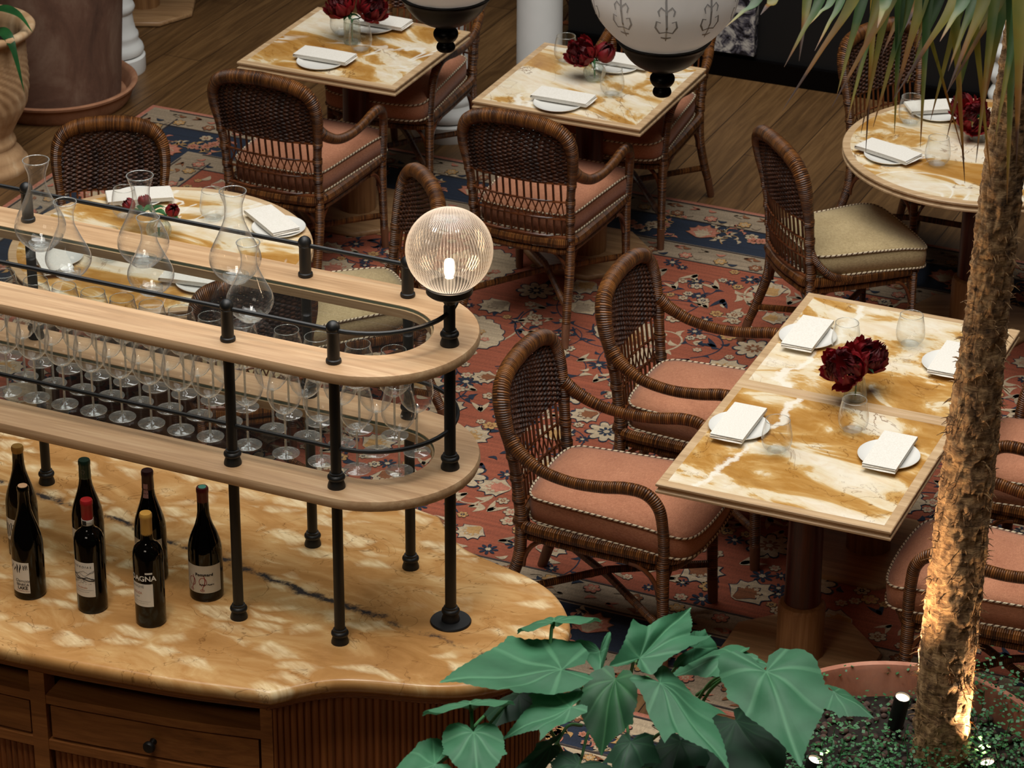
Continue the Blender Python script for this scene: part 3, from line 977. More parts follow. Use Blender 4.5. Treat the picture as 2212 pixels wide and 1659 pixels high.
        f = [(.258, .258, zt), (.259, .262, .25), (.262, .268, .085)]
        mb = MB(); mb.tube(catmull([(s*p[0], p[1], p[2]) for p in f], 5), [.022, .0195, .0175], 10)
        lg = obj('leg', fit(mb), M['rattan'], t)
        mb = MB(); mb.tube([(s*.262, .268, .09), (s*.264, .272, 0)], [.0185, .0165], 10)
        obj('foot_sleeve', fit(mb), M['sleeve'], lg)
        b = [(.225, -.235, zt), (.228, -.243, .28), (.238, -.285, .15), (.246, -.31, .085)]
        mb = MB(); mb.tube(catmull([(s*p[0], p[1], p[2]) for p in b], 5), [.0205, .0205, .0195, .018], 10)
        lg = obj('leg', fit(mb), M['rattan'], t)
        mb = MB(); mb.tube([(s*.2455, -.308, .09), (s*.254, -.337, 0)], [.019, .0165], 10)
        obj('foot_sleeve', fit(mb), M['sleeve'], lg)
        # crossed stretcher
        mb = MB(); mb.tube([(s*.24, -.29, .145), (0, -.01, .17+.012*s), (-s*.259, .264, .145)], .0135, 8)
        obj('stretcher', fit(mb), M['rattan'], t)
        # corner braces
        for (px, py), (dx, dy) in (((s*.257, .258), (0, -1)), ((s*.257, .258), (-s, .15)), ((s*.227, -.24), (0, 1)), ((s*.227, -.24), (-s, -.12))):
            pts = []
            for k in range(7):
                an = k/6*PI/2
                d = .10*(1-cos(an))
                pts.append((px+dx*(.012+d), py+dy*(.012+d), .255 + .11*sin(an)))
            mb = MB(); mb.tube(pts, .0085, 7)
            obj('corner_brace', fit(mb), M['cane'], t)
    return t
# ------------------------------------------------------------------ tables
def octagon(r, ph=PI/8): return [(r*cos(ph+k*PI/4), r*sin(ph+k*PI/4)) for k in range(8)]
def circ(r, n=64): return [(r*cos(2*PI*k/n), r*sin(2*PI*k/n)) for k in range(n)]
def sq(a, b=.004):
    return [(a/2, a/2), (-a/2, a/2), (-a/2, -a/2), (a/2, -a/2)]
def pedestal(t):
    mb = MB(); mb.prism(octagon(.265), [(.002, .005), (0, .009), (0, .020), (.004, .026), (.03, .030)])
    obj('base_plate', mb, M['oak_plate'], t)
    mb = MB(); mb.prism(circ(.078, 12), [(0, .030), (0, .20), (.006, .214), (.018, .220)])
    obj('column_sleeve', mb, M['oak_mid'], t)
    mb = MB(); mb.lathe([(.058, .21), (.056, .5), (.055, .69), (.09, .70), (.09, .712), (0, .712)], 32)
    obj('column', mb, M['mahogany'], t)
EDGE = [(.06, .712), (.012, .712), (.005, .714), (.0, .718), (.0, .724), (.006, .7275), (.007, .735), (.003, .738), (0, .741), (0, .747), (.0025, .7495)]
def square_table(label, size, marble, loc, rot, group):
    t = thing('square_table', label, 'table', loc, rot, group)
    mb = MB()
    o = sq(size)
    mb.prism(o, EDGE + [(.031, .7495)], 0, True, False)
    obj('wooden_edge', mb, M['oak_edge'], t, 30)
    mb = MB()
    mb.prism(sq(size-.06), [(0, .735), (0, .7497)], 0, False, True)
    obj('marble_top', mb, marble, t, 30)
    pedestal(t)
    return t
def round_table(label, r, marble, loc, group):
    t = thing('round_table', label, 'table', loc, 0, group)
    mb = MB(); mb.prism(circ(r, 96), EDGE + [(.031, .7495)], 0, True, False)
    obj('wooden_edge', mb, M['oak_edge'], t, 30)
    mb = MB(); mb.prism(circ(r-.030, 96), [(0, .735), (0, .7497)], 0, False, True)
    obj('marble_top', mb, marble, t, 30)
    pedestal(t)
    return t
T1, T2 = Vector((-.654, 12.004, 0)), Vector((.307, 11.596, 0))
T4, TH4 = Vector((1.0713, 8.8235, 0)), -.399
E4, N4 = Vector((cos(TH4), sin(TH4), 0)), Vector((-sin(TH4), cos(TH4), 0))
T3, T5 = Vector((1.785, 10.94, 0)), Vector((-1.2443, 10.0, 0))
square_table('square marble table with a two-flower vase, farthest left at the top', .716, M['marble'], T1, TH, 'square marble tables')
square_table('square marble table in front of the smooth white column', .716, M['marble'], T2, TH, 'square marble tables')
square_table('nearest square marble table, pushed against its twin beside the palm trunk', .7455, M['marble_b'], T4 - N4*.373, TH4, 'square marble tables')
square_table('square marble table carrying the largest red peonies, pushed against the nearest one', .7455, M['marble_b'], T4 + N4*.373, TH4, 'square marble tables')
round_table('round marble table behind the palm leaves at the right', .53, M['marble'], T3, 'round marble tables')
round_table('round marble table behind the bottle counter shelf at the left', .537, M['marble'], T5, 'round marble tables')
t6 = round_table('table with only its oak foot in view, top left beyond the big pot', .53, M['marble'], at(312, 22, 0), 'round marble tables')

# ------------------------------------------------------------------ chairs in place
chairA = make_chair('x', M['coral'], True)
chairB = make_chair('x', M['beige'], False)
used = {'A': False, 'B': False}
def seat(kind, pos, facing, label, group):
    src = chairA if kind == 'A' else chairB
    rot = facing - PI/2
    pos = Vector(pos); pos.z = .0055
    if not used[kind]:
        used[kind] = True
        src.location = pos; src.rotation_euler = (0, 0, rot); tag(src, label, None, group); o = src
    else:
        o = dup(src, pos, rot, label); o['group'] = group
    return o
def flat_(p): return Vector((p.x, p.y, 0))
fN = TH + PI/2
ga, gb = 'coral rattan armchairs', 'beige rattan side chairs'
p3 = Vector((.202, 10.713, 0)) + E2*(-.226) + N2*.337
seat('A', p3, fN, 'coral rattan armchair with its back to us, at the middle square table', ga)
seat('A', p3 + Vector((-.982, .385, 0)), fN, 'coral rattan armchair with its back to us, at the far left square table', ga)
seat('A', T4 - E4*.645 - N4*.385, TH4, 'nearest coral rattan armchair, left side of the nearest square table', ga)
seat('A', T4 - E4*.585 + N4*.335, TH4, 'coral rattan armchair behind the nearest one, by the peony table', ga)
seat('A', T4 + E4*.675 - N4*.40, TH4+PI, 'coral rattan armchair lower right, crossed by the palm trunk', ga)
seat('A', T4 + E4*.69 + N4*.36, TH4+PI, 'coral rattan armchair at the right edge beyond the palm trunk', ga)
seat('A', T1 + N2*.44 + E2*.02, fN+PI, 'coral rattan armchair on the far side of the far left square table', ga)
seat('A', T2 + N2*.44 + E2*.02, fN+PI, 'coral rattan armchair beyond the middle square table, behind a lantern', ga)
seat('B', (1.27, 10.715, 0), math.radians(20), 'beige rattan side chair with lattice back left of the right round table', gb)
seat('B', (1.655, 11.56, 0), math.radians(-54), 'beige rattan side chair under the palm leaves, facing us', gb)
seat('B', T3 + Vector((.42, -.62, 0)), math.radians(118), 'beige rattan side chair mostly hidden behind the palm trunk', gb)
seat('B', flat_(at(828, 542, .45)*.5 + at(904, 618, .45)*.5) + Vector((cos(math.radians(-161)), sin(math.radians(-161)), 0))*.24 + Vector((.03, -.28, 0)), math.radians(-161), 'beige rattan side chair just left of the globe lamp, facing left', gb)
seat('B', (-.945, 9.66, 0), math.radians(105), 'beige rattan side chair seen through the glass shelf, back to us', gb)
seat('B', (-1.49, 10.42, 0), math.radians(-87), 'rattan chair behind the left round table, facing us', gb)
seat('B', at(400, 15, 0) + Vector((-.22, .42, 0)), math.radians(200), 'dark rattan chair leg at the top edge left of the far square table', gb)
# ------------------------------------------------------------------ bar counter (local: x along its length, y away from us)
P3 = Vector((-.1525, 6.7766, 0))
ZC, Z1, Z2 = 1.16864, 1.61557, 1.95702
half = [(.300, .0), (.297, .05), (.283, .105), (.258, .152), (.225, .197), (.187, .236), (.148, .265), (.10, .288), (.051, .305), (-.01, .321), (-.073, .338), (-.125, .358), (-.168, .386), (-.205, .42), (-.236, .455), (-.262, .485), (-.35, .503), (-.447, .523), (-.55, .540), (-.658, .553), (-.82, .571), (-.983, .582), (-1.2, .588), (-1.5, .58), (-1.8, .55), (-2.15, .49)]
def dense(h, n=5):
    a = catmull([(p[0], p[1], 0) for p in h[:16]], n)
    b = catmull([(p[0], p[1], 0) for p in h[15:]], n)
    return [(p.x, p.y) for p in a + b[1:]]
HALF = dense(half)
OUT = [(p[0], -p[1]) for p in HALF[::-1]] + HALF[1:]     # ccw: front edge left to right, round the end, back again
counter = thing('bar_counter', 'wooden bar counter with golden marble top and reeded front', 'counter', P3, TH)
mb = MB()
mb.prism(OUT, [(.012, ZC-.042), (.004, ZC-.040), (0, ZC-.033), (-.004, ZC-.024), (-.004, ZC-.014), (-.001, ZC-.006), (.004, ZC-.0015), (.010, ZC)])
obj('marble_top', mb, M['counter'], counter, 50)
mb = MB()
mb.prism(OUT, [(.07, ZC-.085), (.05, ZC-.085), (.047, ZC-.078), (.040, ZC-.07), (.032, ZC-.066), (.030, ZC-.055), (.018, ZC-.05), (.018, ZC-.0425)], 0, False, True)
obj('cornice_moulding', mb, M['oak_dark'], counter, 30)
# facade helpers: follow the front edge
FR = [(p[0], -p[1]) for p in HALF]                       # from the round end leftwards along the front
NR = [(0, 0)]*len(FR)
_n = loop_normals(OUT)
_m = len(HALF)-1
NR = [_n[_m - i] for i in range(len(FR))]
CUM = [0]
for a, b in zip(FR, FR[1:]): CUM.append(CUM[-1] + math.hypot(a[0]-b[0], a[1]-b[1]))
def arc_of_s(s):         # arc length at which the left-going front reaches local x = s
    for i in range(len(FR)-1):
        if FR[i][0] >= s >= FR[i+1][0]:
            return CUM[i] + (CUM[i+1]-CUM[i])*((FR[i][0]-s)/max(1e-6, FR[i][0]-FR[i+1][0]))
    return CUM[-1]
def front(arc, d):
    for i in range(len(FR)-1):
        if CUM[i] <= arc <= CUM[i+1] + 1e-9:
            t = (arc-CUM[i])/max(1e-9, CUM[i+1]-CUM[i])
            p = Vector(FR[i])*(1-t) + Vector(FR[i+1])*t
            q = Vector(NR[i])*(1-t) + Vector(NR[i+1])*t
            return (p.x-q.x*d, p.y-q.y*d)
    return FR[-1]
def panel(mb, a0, a1, z0, z1, d0, d1, n=None, b=.003):
    """solid curved slab between arcs a0..a1, heights z0..z1, depths d0 (face) .. d1 (back)"""
    n = n or max(2, int((a1-a0)/.03))
    A = [a0+(a1-a0)*k/n for k in range(n+1)]
    o = [front(a, d0) for a in A] + [front(a, d1) for a in A[::-1]]
    o = o[::-1]
    area = sum(o[i-1][0]*o[i][1]-o[i][0]*o[i-1][1] for i in range(len(o)))
    if area < 0: o = o[::-1]
    mb.rings([[(x, y, z) for x, y in o] for z in (z0, z1)])
def reeds(mb, a0, a1, z0, z1, d, pitch=.0165):
    n = max(2, int((a1-a0)/pitch))
    pts = []
    for k in range(n):
        for q in range(5):
            u = q/5
            pts.append(front(a0+(a1-a0)*(k+u)/n, d - .0075*sin(PI*u)**.6))
    pts.append(front(a1, d))
    back = [front(a1 - (a1-a0)*k/n, d+.02) for k in range(n+1)]
    o = pts + back
    area = sum(o[i-1][0]*o[i][1]-o[i][0]*o[i-1][1] for i in range(len(o)))
    if area < 0: o = o[::-1]
    mb.rings([[(x, y, z) for x, y in o] for z in (z0, z1)])
aR = arc_of_s(-.262)             # where bow meets the sweep
sw = .055
bays = [(-.886, -.305), (-1.50, -.930), (-2.05, -1.545)]
mb = MB()
mb.prism([(p[0], p[1]) for p in OUT], [(.33, 0), (.33, ZC-.09)], 0, False, True)
obj('carcass', mb, M['oak_dark'], counter)
mb = MB(); mb.prism(OUT, [(.09, 0), (.09, .09)], 0); obj('plinth', mb, M['oak_dark'], counter)
DF = .052
stiles = [(aR-.02, arc_of_s(-.305)), (arc_of_s(-.886), arc_of_s(-.930)), (arc_of_s(-1.50), arc_of_s(-1.545)), (arc_of_s(-2.05), CUM[-1]-.02)]
mb = MB()
for a0, a1 in stiles: panel(mb, a0, a1, .09, ZC-.084, DF-.004, DF+.05)
for s0, s1 in bays:
    a0, a1 = arc_of_s(s1), arc_of_s(s0)
    panel(mb, a0, a1, .855, .882, DF-.002, DF+.06)           # rail under the drawer
    panel(mb, a0, a1, .993, 1.018, DF-.002, DF+.24)          # shelf above the drawer
    panel(mb, a0, a1, .09, .13, DF-.002, DF+.06)
obj('face_frame', mb, M['oak_dark'], counter, 30)
mb = MB()
for s0, s1 in bays: panel(mb, arc_of_s(s1), arc_of_s(s0), .09, ZC-.085, DF+.20, DF+.23)
obj('niche_back', mb, M['oak_dark'], counter)
for s0, s1 in bays:
    a0, a1 = arc_of_s(s1)+.009, arc_of_s(s0)-.009
    mb = MB(); panel(mb, a0, a1, .8905, .9845, DF+.004, DF+.05)
    dr = obj('drawer', mb, M['oak_dark'], counter, 30)
    am = (a0+a1)/2
    x, y = front(am, DF+.004); x2, y2 = front(am, DF-.05)
    dx, dy = (x2-x)/.054, (y2-y)/.054
    mb = MB()
    mb.lathe([(0, 0), (.010, 0), (.008, .006), (.006, .012), (.010, .017), (.0155, .023), (.0165, .029), (.013, .035), (0, .037)], 20)
    Mx = Matrix.Translation((x, y, .935)) @ Vector((0, 0, 1)).rotation_difference(Vector((dx, dy, 0))).to_matrix().to_4x4()
    mb.xf(Mx)
    obj('knob', mb, M['black'], dr)
    mid = (a0+a1)/2
    for b0, b1 in ((a0, mid-.004), (mid+.004, a1)):
        mb = MB(); reeds(mb, b0, b1, .135, .849, DF+.012)
        obj('reeded_door', mb, M['oak_reed'], counter, 60)
mb = MB(); reeds(mb, .0, aR-.02, .09, ZC-.084, DF+.004)
obj('reeded_end_panel', mb, M['oak_reed'], counter, 60)
mb = MB()
BK = [(p[0], p[1]) for p in HALF if p[1] > .02]
for i in range(0, len(BK)-1, 1): pass
o2 = [(x, y) for x, y in OUT if y > -.01]
nr = [_n[i] for i, q in enumerate(OUT) if q[1] > -.01]
face_ = [(p[0]-q[0]*.056, p[1]-q[1]*.056) for p, q in zip(o2, nr)]
bk_ = [(p[0]-q[0]*.09, p[1]-q[1]*.09) for p, q in zip(o2, nr)]
lp = face_ + bk_[::-1]
mb.rings([[(x, y, z) for x, y in lp] for z in (.09, ZC-.084)])
obj('back_panel', mb, M['oak_reed'], counter)

# ------------------------------------------------------------------ two-tier shelf standing on the counter
RP = .205
shelf = thing('tiered_shelf', 'two-tier oak and glass shelf on black posts standing on the counter', 'shelf', P3, TH)
SL = -2.05
def stadium(r, n=24):
    pts = [(SL, -r)] + [(-RP + r*cos(-PI/2+PI*k/n), r*sin(-PI/2+PI*k/n)) for k in range(n+1)] + [(SL, r)]
    pts += [(SL + r*cos(PI/2+PI*k/n), r*sin(PI/2+PI*k/n)) for k in range(1, n)]
    return pts
for z in (Z1, Z2):
    outer, inner = stadium(.262), stadium(.147)
    prof = [(outer, .010, -.031), (outer, .003, -.029), (outer, 0, -.022), (outer, 0, -.009), (outer, .003, -.002), (outer, .010, 0)]
    mb = MB()
    no, ni = loop_normals(outer), loop_normals(inner)
    loops = [[(p[0]-q[0]*d, p[1]-q[1]*d, z+dz) for p, q in zip(o, no)] for o, d, dz in prof]
    loops += [[(p[0], p[1], z) for p in inner], [(p[0], p[1], z-.009) for p in inner],
              [(p[0]-q[0]*.006, p[1]-q[1]*.006, z-.009) for p, q in zip(inner, ni)], [(p[0]-q[0]*.006, p[1]-q[1]*.006, z-.031) for p, q in zip(inner, ni)], loops[0]]
    mb.rings(loops, False, False)
    obj('oak_rim', mb, M['oak_light'], shelf, 50)
    mb = MB()
    gp = stadium(.1465)
    mb.prism(gp, [(0.0005, z-.0088), (0.0005, z-.0015)], 1, False, False)
    b = len(mb.v); mb.v.extend(Vector((p[0], p[1], z-.0015)) for p in gp); mb.face(list(range(b, b+len(gp))), None, 0)
    obj('glass_pane', mb, [M['pane'], M['pane_edge']], shelf)
posts = [(-.212, -RP), (-.501, -RP), (-1.34, -RP), (-.212, RP), (-.501, RP), (-1.325, RP), (-2.0, -RP), (-2.0, RP)]
def collar(mb, x, y, z, k=1.0):
    mb.lathe([(0, 0), (.0225*k, 0), (.0225*k, .004), (.019*k, .016), (.0175*k, .021), (.0215*k, .024), (.0225*k, .028), (.0215*k, .032), (.0175*k, .035), (.017*k, .040), (.013, .041)], 20, (x, y, z))
for x, y in posts:
    mb = MB()
    mb.lathe([(0, ZC), (.0135, ZC), (.0135, Z2+.092), (0, Z2+.092)], 16, (x, y, 0))
    po = obj('post', mb, M['black'], shelf)
    for z in (ZC, Z1):
        mb = MB(); collar(mb, x, y, z); obj('collar', mb, M['black'], po)
    mb = MB()
    mb.lathe([(.0135, 0), (.0185, 0), (.0195, .004), (.0185, .009), (.0155, .011), (.0152, .080), (.0165, .084), (.0135, .088)], 18, (x, y, Z2))
    mb.ball((x, y, Z2+.093), .0175, 16, 9)
    obj('finial', mb, M['black'], po)
for z, r in ((Z1+.108, .0058), (Z2+.086, .0062)):
    pts = [(SL, -RP)] + [(-RP + RP*cos(-PI/2+PI*k/24), RP*sin(-PI/2+PI*k/24)) for k in range(25)] + [(SL, RP)]
    mb = MB(); mb.tube([(p[0], p[1], z) for p in pts], r, 8)
    obj('rail', mb, M['black'], shelf)

# ------------------------------------------------------------------ globe lamp
lamp = thing('globe_lamp', 'ribbed glass globe lamp, lit, on a black pole with round foot', 'lamp', P3 + Vector((0, 0, ZC)), TH)
mb = MB(); mb.lathe([(0, 0), (.052, 0), (.053, .003), (.051, .0065), (0, .0065)], 40); obj('foot_disc', mb, M['black'], lamp)
mb = MB(); mb.lathe([(0, .006), (.0145, .006), (.0145, 2.06-ZC), (.012, 2.065-ZC), (.018, 2.075-ZC), (.018, 2.09-ZC), (0, 2.09-ZC)], 18)
for z in (.006, Z1-ZC, Z2-ZC): collar(mb, 0, 0, z, 1.05)
obj('pole', mb, M['black'], lamp)
GZ = 2.2085 - ZC
mb = MB(); mb.lathe([(0, GZ-.122), (.03, GZ-.122), (.05, GZ-.116), (.057, GZ-.11), (.0575, GZ-.094), (.054, GZ-.093), (.054, GZ-.105), (0, GZ-.108)], 36); obj('fitter_ring', mb, M['black'], lamp)
mb = MB()
R = .105
prof = [(.053, GZ-.1045), (.0525, GZ-.094)]
prof = [(R*sin(a), GZ - R*cos(a)) for a in [.50 + (PI-.50)*k/30 for k in range(31)]]
prof[-1] = (0, GZ+R)
mb.lathe(prof, 288, (0, 0, 0), lambda a, z, r: 1 + .011*(1 if (int(a/(2*PI)*288+.5) % 4) in (0, 1) else -1)*min(1, r/.05))
obj('globe_shade', mb, M['globe'], lamp, 60)
mb = MB(); mb.lathe([(0, GZ-.105), (.013, GZ-.105), (.014, GZ-.085), (.011, GZ-.072), (0, GZ-.07)], 20); obj('lamp_holder', mb, M['porcelain'], lamp)
mb = MB(); mb.lathe([(0, GZ-.072), (.009, GZ-.07), (.0125, GZ-.058), (.0125, GZ-.034), (.010, GZ-.026), (0, GZ-.022)], 20); obj('bulb', mb, M['bulb'], lamp)

# ------------------------------------------------------------------ glassware on the shelf
def on_counter(s, t, z): return P3 + E2*s + N2*t + Vector((0, 0, z))
def ring_at(mb, r, z, w, mi): mb.tube([(r*cos(2*PI*k/40), r*sin(2*PI*k/40), z) for k in range(40)], w, 6, True, mi)
def lathe_glass(name, parts, label, cat, lip=None):
    if len(parts) == 1:
        mb = MB(); mb.lathe(*parts[0][1:3]); o = obj(name, mb, parts[0][3], None, 70); return tag(o, label, cat)
    t = thing(name, label, cat)
    for nm, prof, seg, mat in parts:
        mb = MB(); mb.lathe(prof, seg)
        if nm in ('bowl', 'vessel') and lip: ring_at(mb, lip[0], lip[1], lip[2], 1); mat = [mat, M['lip']]
        obj(nm, mb, mat, t, 70)
    return t
g1 = lathe_glass('wine_glass', [
    ('bowl', [(.003, .112), (.011, .115), (.024, .124), (.036, .139), (.0425, .157), (.0435, .172), (.041, .193), (.0355, .219), (.031, .242), (.0318, .2425), (.0318, .2415), (.0304, .240)], 28, M['glass']),
    ('stem', [(.0036, .010), (.0030, .025), (.0029, .08), (.0034, .105), (.0052, .1145), (0, .115)], 10, M['lip']),
    ('foot', [(0, .0008), (.030, .0008), (.0345, .0012), (.035, .0022), (.0335, .003), (.016, .0052), (.008, .0075), (.0042, .0115), (0, .0115)], 28, M['glass_thick'])], 'x', 'wine glass', (.0313, .2422, .0008))
rows = [('front', [-1.305] + [-1.22+.0855*i for i in range(8)] + [-.513, -.406, -.306, -.206, -.108], [-.102]*13+[-.066]),
        ('middle', [-1.31] + [-1.225+.0868*i for i in range(8)] + [-.496, -.399, -.301, -.203, -.1115], [-.012]*9+[0]*4+[.042]),
        ('back', [-1.332] + [-1.232+.0868*i for i in range(7)] + [-.618, -.497, -.41, -.297, -.2], [.078]*8+[.078, .088, .085, .092, .097])]
ordn = ['rightmost', 'second from right', 'third from right', 'fourth from right', 'fifth from right', 'sixth from right', 'seventh from right', 'eighth from right', 'ninth from right', 'tenth from right', 'eleventh from right', 'twelfth from right', 'thirteenth from right', 'leftmost']
first = True
for nm, ss, ts in rows:
    k = len(ss)
    for i, (s, t_) in enumerate(zip(ss, ts)):
        lab = 'stemmed wine glass, %s in the %s row on the lower shelf' % (ordn[k-1-i] if i else 'leftmost', nm)
        p = on_counter(s, t_, Z1 - .0015)
        if first: g1.location = p; g1['label'] = lab; first = False; o = g1
        else: o = dup(g1, p, random.random()*6, lab)
        o['group'] = 'stemmed wine glasses on the lower shelf'
def carafe(h, r, rn, rr, label):
    pr = [(.3, 0), (.42, .004), (.46, .012), (.56, .04), (.78, .10), (.95, .18), (1, .245), (.97, .31), (.84, .40), (.66, .50), (.50, .60)]
    prof = [(0, .0035)] + [(a*r, b*h) for a, b in pr] + [(rn*1.1, .70*h), (rn, .78*h), (rn*1.06, .86*h), (rr*.92, .95*h), (rr, h), (rr+.001, h+.0006), (rr+.001, h-.001), (rr*.97, h-.004)]
    base = [(0, .0), (.36*r, .0), (.45*r, .004), (.5*r, .018), (.36*r, .010), (.2*r, .013), (0, .014)]
    return lathe_glass('carafe', [('vessel', catm2(prof), 40, M['glass']), ('thick_base', base, 32, M['glass_thick'])], label, 'carafe', (rr, h, .0011))
def catm2(prof):
    return [(max(0, p.x), p.z) for p in catmull([(a, 0, b) for a, b in prof], 3)]
big = [(-1.202, .073, 'tall glass carafe at the left end of the top shelf, rear'), (-.91, .097, 'tall glass carafe, middle of the top shelf, rear'), (-.649, .108, 'tall glass carafe, rightmost of the rear row on the top shelf')]
sml = [(-1.044, -.049, 'smaller glass carafe at the left front of the top shelf'), (-.806, -.046, 'smaller glass carafe, middle front of the top shelf'), (-.508, -.075, 'smaller glass carafe nearest the globe lamp on the top shelf')]
for lst, dims in ((big, (.247, .0665, .0225, .034)), (sml, (.208, .059, .0195, .029))):
    o = None
    for s, t_, lab in lst:
        p = on_counter(s, t_, Z2-.0015)
        if o is None: o = carafe(*dims, lab); o.location = p
        else: o2_ = dup(o, p, random.random()*6, lab)
for ob in list(scene.objects):
    if ob.name.startswith('carafe'): ob['group'] = 'glass carafes on the top shelf'

# ------------------------------------------------------------------ wine bottles with their labels
def text_mesh(s, size, font_shear=0.0, align='CENTER', bold=0.0, space=1.0):
    cu = bpy.data.curves.new('lettering', 'FONT')
    cu.body = s; cu.size = size; cu.align_x = align; cu.align_y = 'CENTER'; cu.shear = font_shear; cu.offset = bold; cu.space_character = space
    ob = bpy.data.objects.new('lettering', cu)
    COL.objects.link(ob)
    bpy.context.view_layer.update()
    me = bpy.data.meshes.new_from_object(ob.evaluated_get(bpy.context.evaluated_depsgraph_get()))
    v = [p.co.copy() for p in me.vertices]; f = [tuple(p.vertices) for p in me.polygons]
    bpy.data.objects.remove(ob); bpy.data.curves.remove(cu); bpy.data.meshes.remove(me)
    return v, f
def wrap(mb, pts, r, ang, z, x0=0.0):
    """flat (x right, y up) points laid round a cylinder whose label faces the direction ang"""
    out = []
    for p in pts:
        a = ang + (p[0]+x0)/r
        out.append(Vector((r*cos(a), r*sin(a), z + p[1])))
    return out
def put_text(mb, s, size, r, ang, z, x0=0.0, shear=0.0, mi=0, bold=0.0, space=1.0):
    v, f = text_mesh(s, size, shear, 'CENTER', bold, space)
    b = len(mb.v)
    mb.v.extend(wrap(mb, v, r, ang, z, x0))
    for q in f: mb.face([b+i for i in q], None, mi)
def put_poly(mb, pts, r, ang, z, x0=0.0, mi=0):
    b = len(mb.v)
    mb.v.extend(wrap(mb, pts, r, ang, z, x0)); mb.face(list(range(b, b+len(pts))), None, mi)
def stroke(mb, pts, wd, r, ang, z, x0=0.0, mi=0):
    pts = [Vector((p[0], p[1], 0)) for p in pts]
    L, R = [], []
    for i, p in enumerate(pts):
        d = (pts[min(i+1, len(pts)-1)] - pts[max(i-1, 0)]).normalized()
        w = wd[i] if isinstance(wd, list) else wd
        L.append((p.x-d.y*w, p.y+d.x*w)); R.append((p.x+d.y*w, p.y-d.x*w))
    for i in range(len(pts)-1):
        put_poly(mb, [L[i], R[i], R[i+1], L[i+1]], r, ang, z, x0, mi)
def patch(mb, x0, x1, z0, z1, r, ang, mi=0, n=14):
    b = len(mb.v)
    for k in range(n+1):
        a = ang + (x0+(x1-x0)*k/n)/r
        mb.v.append(Vector((r*cos(a), r*sin(a), z0))); mb.v.append(Vector((r*cos(a), r*sin(a), z1)))
    for k in range(n): mb.face([b+2*k, b+2*k+2, b+2*k+3, b+2*k+1], None, mi)
bordeaux = [(0, .001), (.028, .0), (.0365, .001), (.0388, .006), (.039, .012), (.039, .195), (.038, .207), (.034, .219), (.026, .228), (.018, .234), (.0155, .242), (.0148, .255), (.0145, .30), (.0155, .303), (.0155, .312), (.014, .315), (0, .315)]
burgundy = [(0, .001), (.03, .0), (.039, .001), (.0415, .006), (.0418, .012), (.0418, .145), (.0408, .16), (.037, .18), (.030, .203), (.023, .225), (.018, .245), (.0155, .265), (.0145, .30), (.0155, .303), (.0155, .312), (.014, .315), (0, .315)]
def bottle(label, shape, pos, cap, z0cap, glass='bottle', sc=1.0):
    t = thing('wine_bottle', label, 'bottle', pos, 0, 'wine bottles on the counter')
    prof = [(a, b) for a, b in shape]
    mb = MB(); mb.lathe(prof, 40); obj('glass_body', mb, M[glass], t, 50)
    if cap:
        cz = [(a+.0007, b) for a, b in shape if b >= z0cap]
        mb = MB()
        mb.lathe([(.0148, z0cap)] + [(r_, z_) for r_, z_ in cz if z_ > z0cap][:-1] + [(.0145, .3158), (0, .3160)], 28)
        obj('capsule', mb, M[cap], t, 40)
    return t
RB, RU = .0392, .0420
def bpos(u, v): return at(u, v, ZC)
# rear left: burgundy bottle with ochre wax
b = bottle('dark wine bottle with ochre wax top, rear left behind another bottle', burgundy, bpos(54, 1190), 'cap_ochre', .298, 'bottle_amber')
mb = MB(); patch(mb, -.035, .035, .05, .115, RU, -2.5); o = obj('paper_label', mb, M['paper'], b)
mb = MB()
for i in range(9): stroke(mb, [(-.03+.007*i, .02-.003*(i % 3)), (-.028+.007*i, -.01), (-.031+.007*i, -.025+.004*(i % 2))], .0016, RU+.0003, -2.5, .083)
obj('lettering', mb, M['ink'], o)
# front left: cork top, white label with brush strokes
b = bottle('dark wine bottle with bare cork and white brush-stroke label, front left', burgundy, bpos(66, 1280), None, 0)
mb = MB(); mb.lathe([(0, .315), (.0125, .315), (.0125, .3165), (0, .3167)], 20); obj('cork', mb, M['cap_cork'], b)
A = math.radians(-118)
mb = MB(); patch(mb, -.028, .028, .022, .112, RU, A); o = obj('paper_label', mb, M['paper'], b)
mb = MB(); r = RU+.0004
for x, y, d, w in ((-.022, .03, .3, .001), (-.012, .024, .5, .0012), (-.004, .026, -.1, .0018), (.004, .027, .15, .0016), (.014, .03, -.35, .0012), (.019, .031, -.45, .001), (.023, .032, -.5, .0008)):
    L_ = .018 if w > .0013 else .010
    stroke(mb, [(x - L_*d*.5*(1-k/3) , y + L_*.7 - L_*1.4*k/6) if False else (x + d*L_*(.5-k/6) + .0012*sin(k), y + L_*(.7-1.4*k/6)) for k in range(7)], [w*.5, w, w*1.2, w*1.2, w, w*.8, w*.4], r, A, .067)
put_text(mb, 'Osmote', .0125, r, A, .058, .008, .3)
put_text(mb, 'SENECA', .0098, r, A, .047, .008, 0, 0, .0002)
put_text(mb, 'LAKE', .0125, r, A, .037, .008, 0, 0, .0004)
put_text(mb, '2021 CABERNET FRANC', .0036, r, A, .0285, .008, 0, 1)
obj('lettering', mb, [M['ink'], M['ink_red']], o)
# second rear: green capsule
b = bottle('dark wine bottle with green capsule, second from left in the rear', burgundy, bpos(196, 1221), 'cap_green', .262, 'bottle_amber')
mb = MB(); patch(mb, -.045, .045, .045, .125, RU, -1.75); obj('paper_label', mb, M['paper'], b)
mb = MB(); put_text(mb, 'Les Grenouilles', .0042, .0162, -1.75, .268); stroke(mb, [(.005*cos(k*.7), .006*sin(k*.7)) for k in range(10)], .0006, .0158, -1.75, .287)
obj('capsule_mark', mb, M['ink_grey'], b)
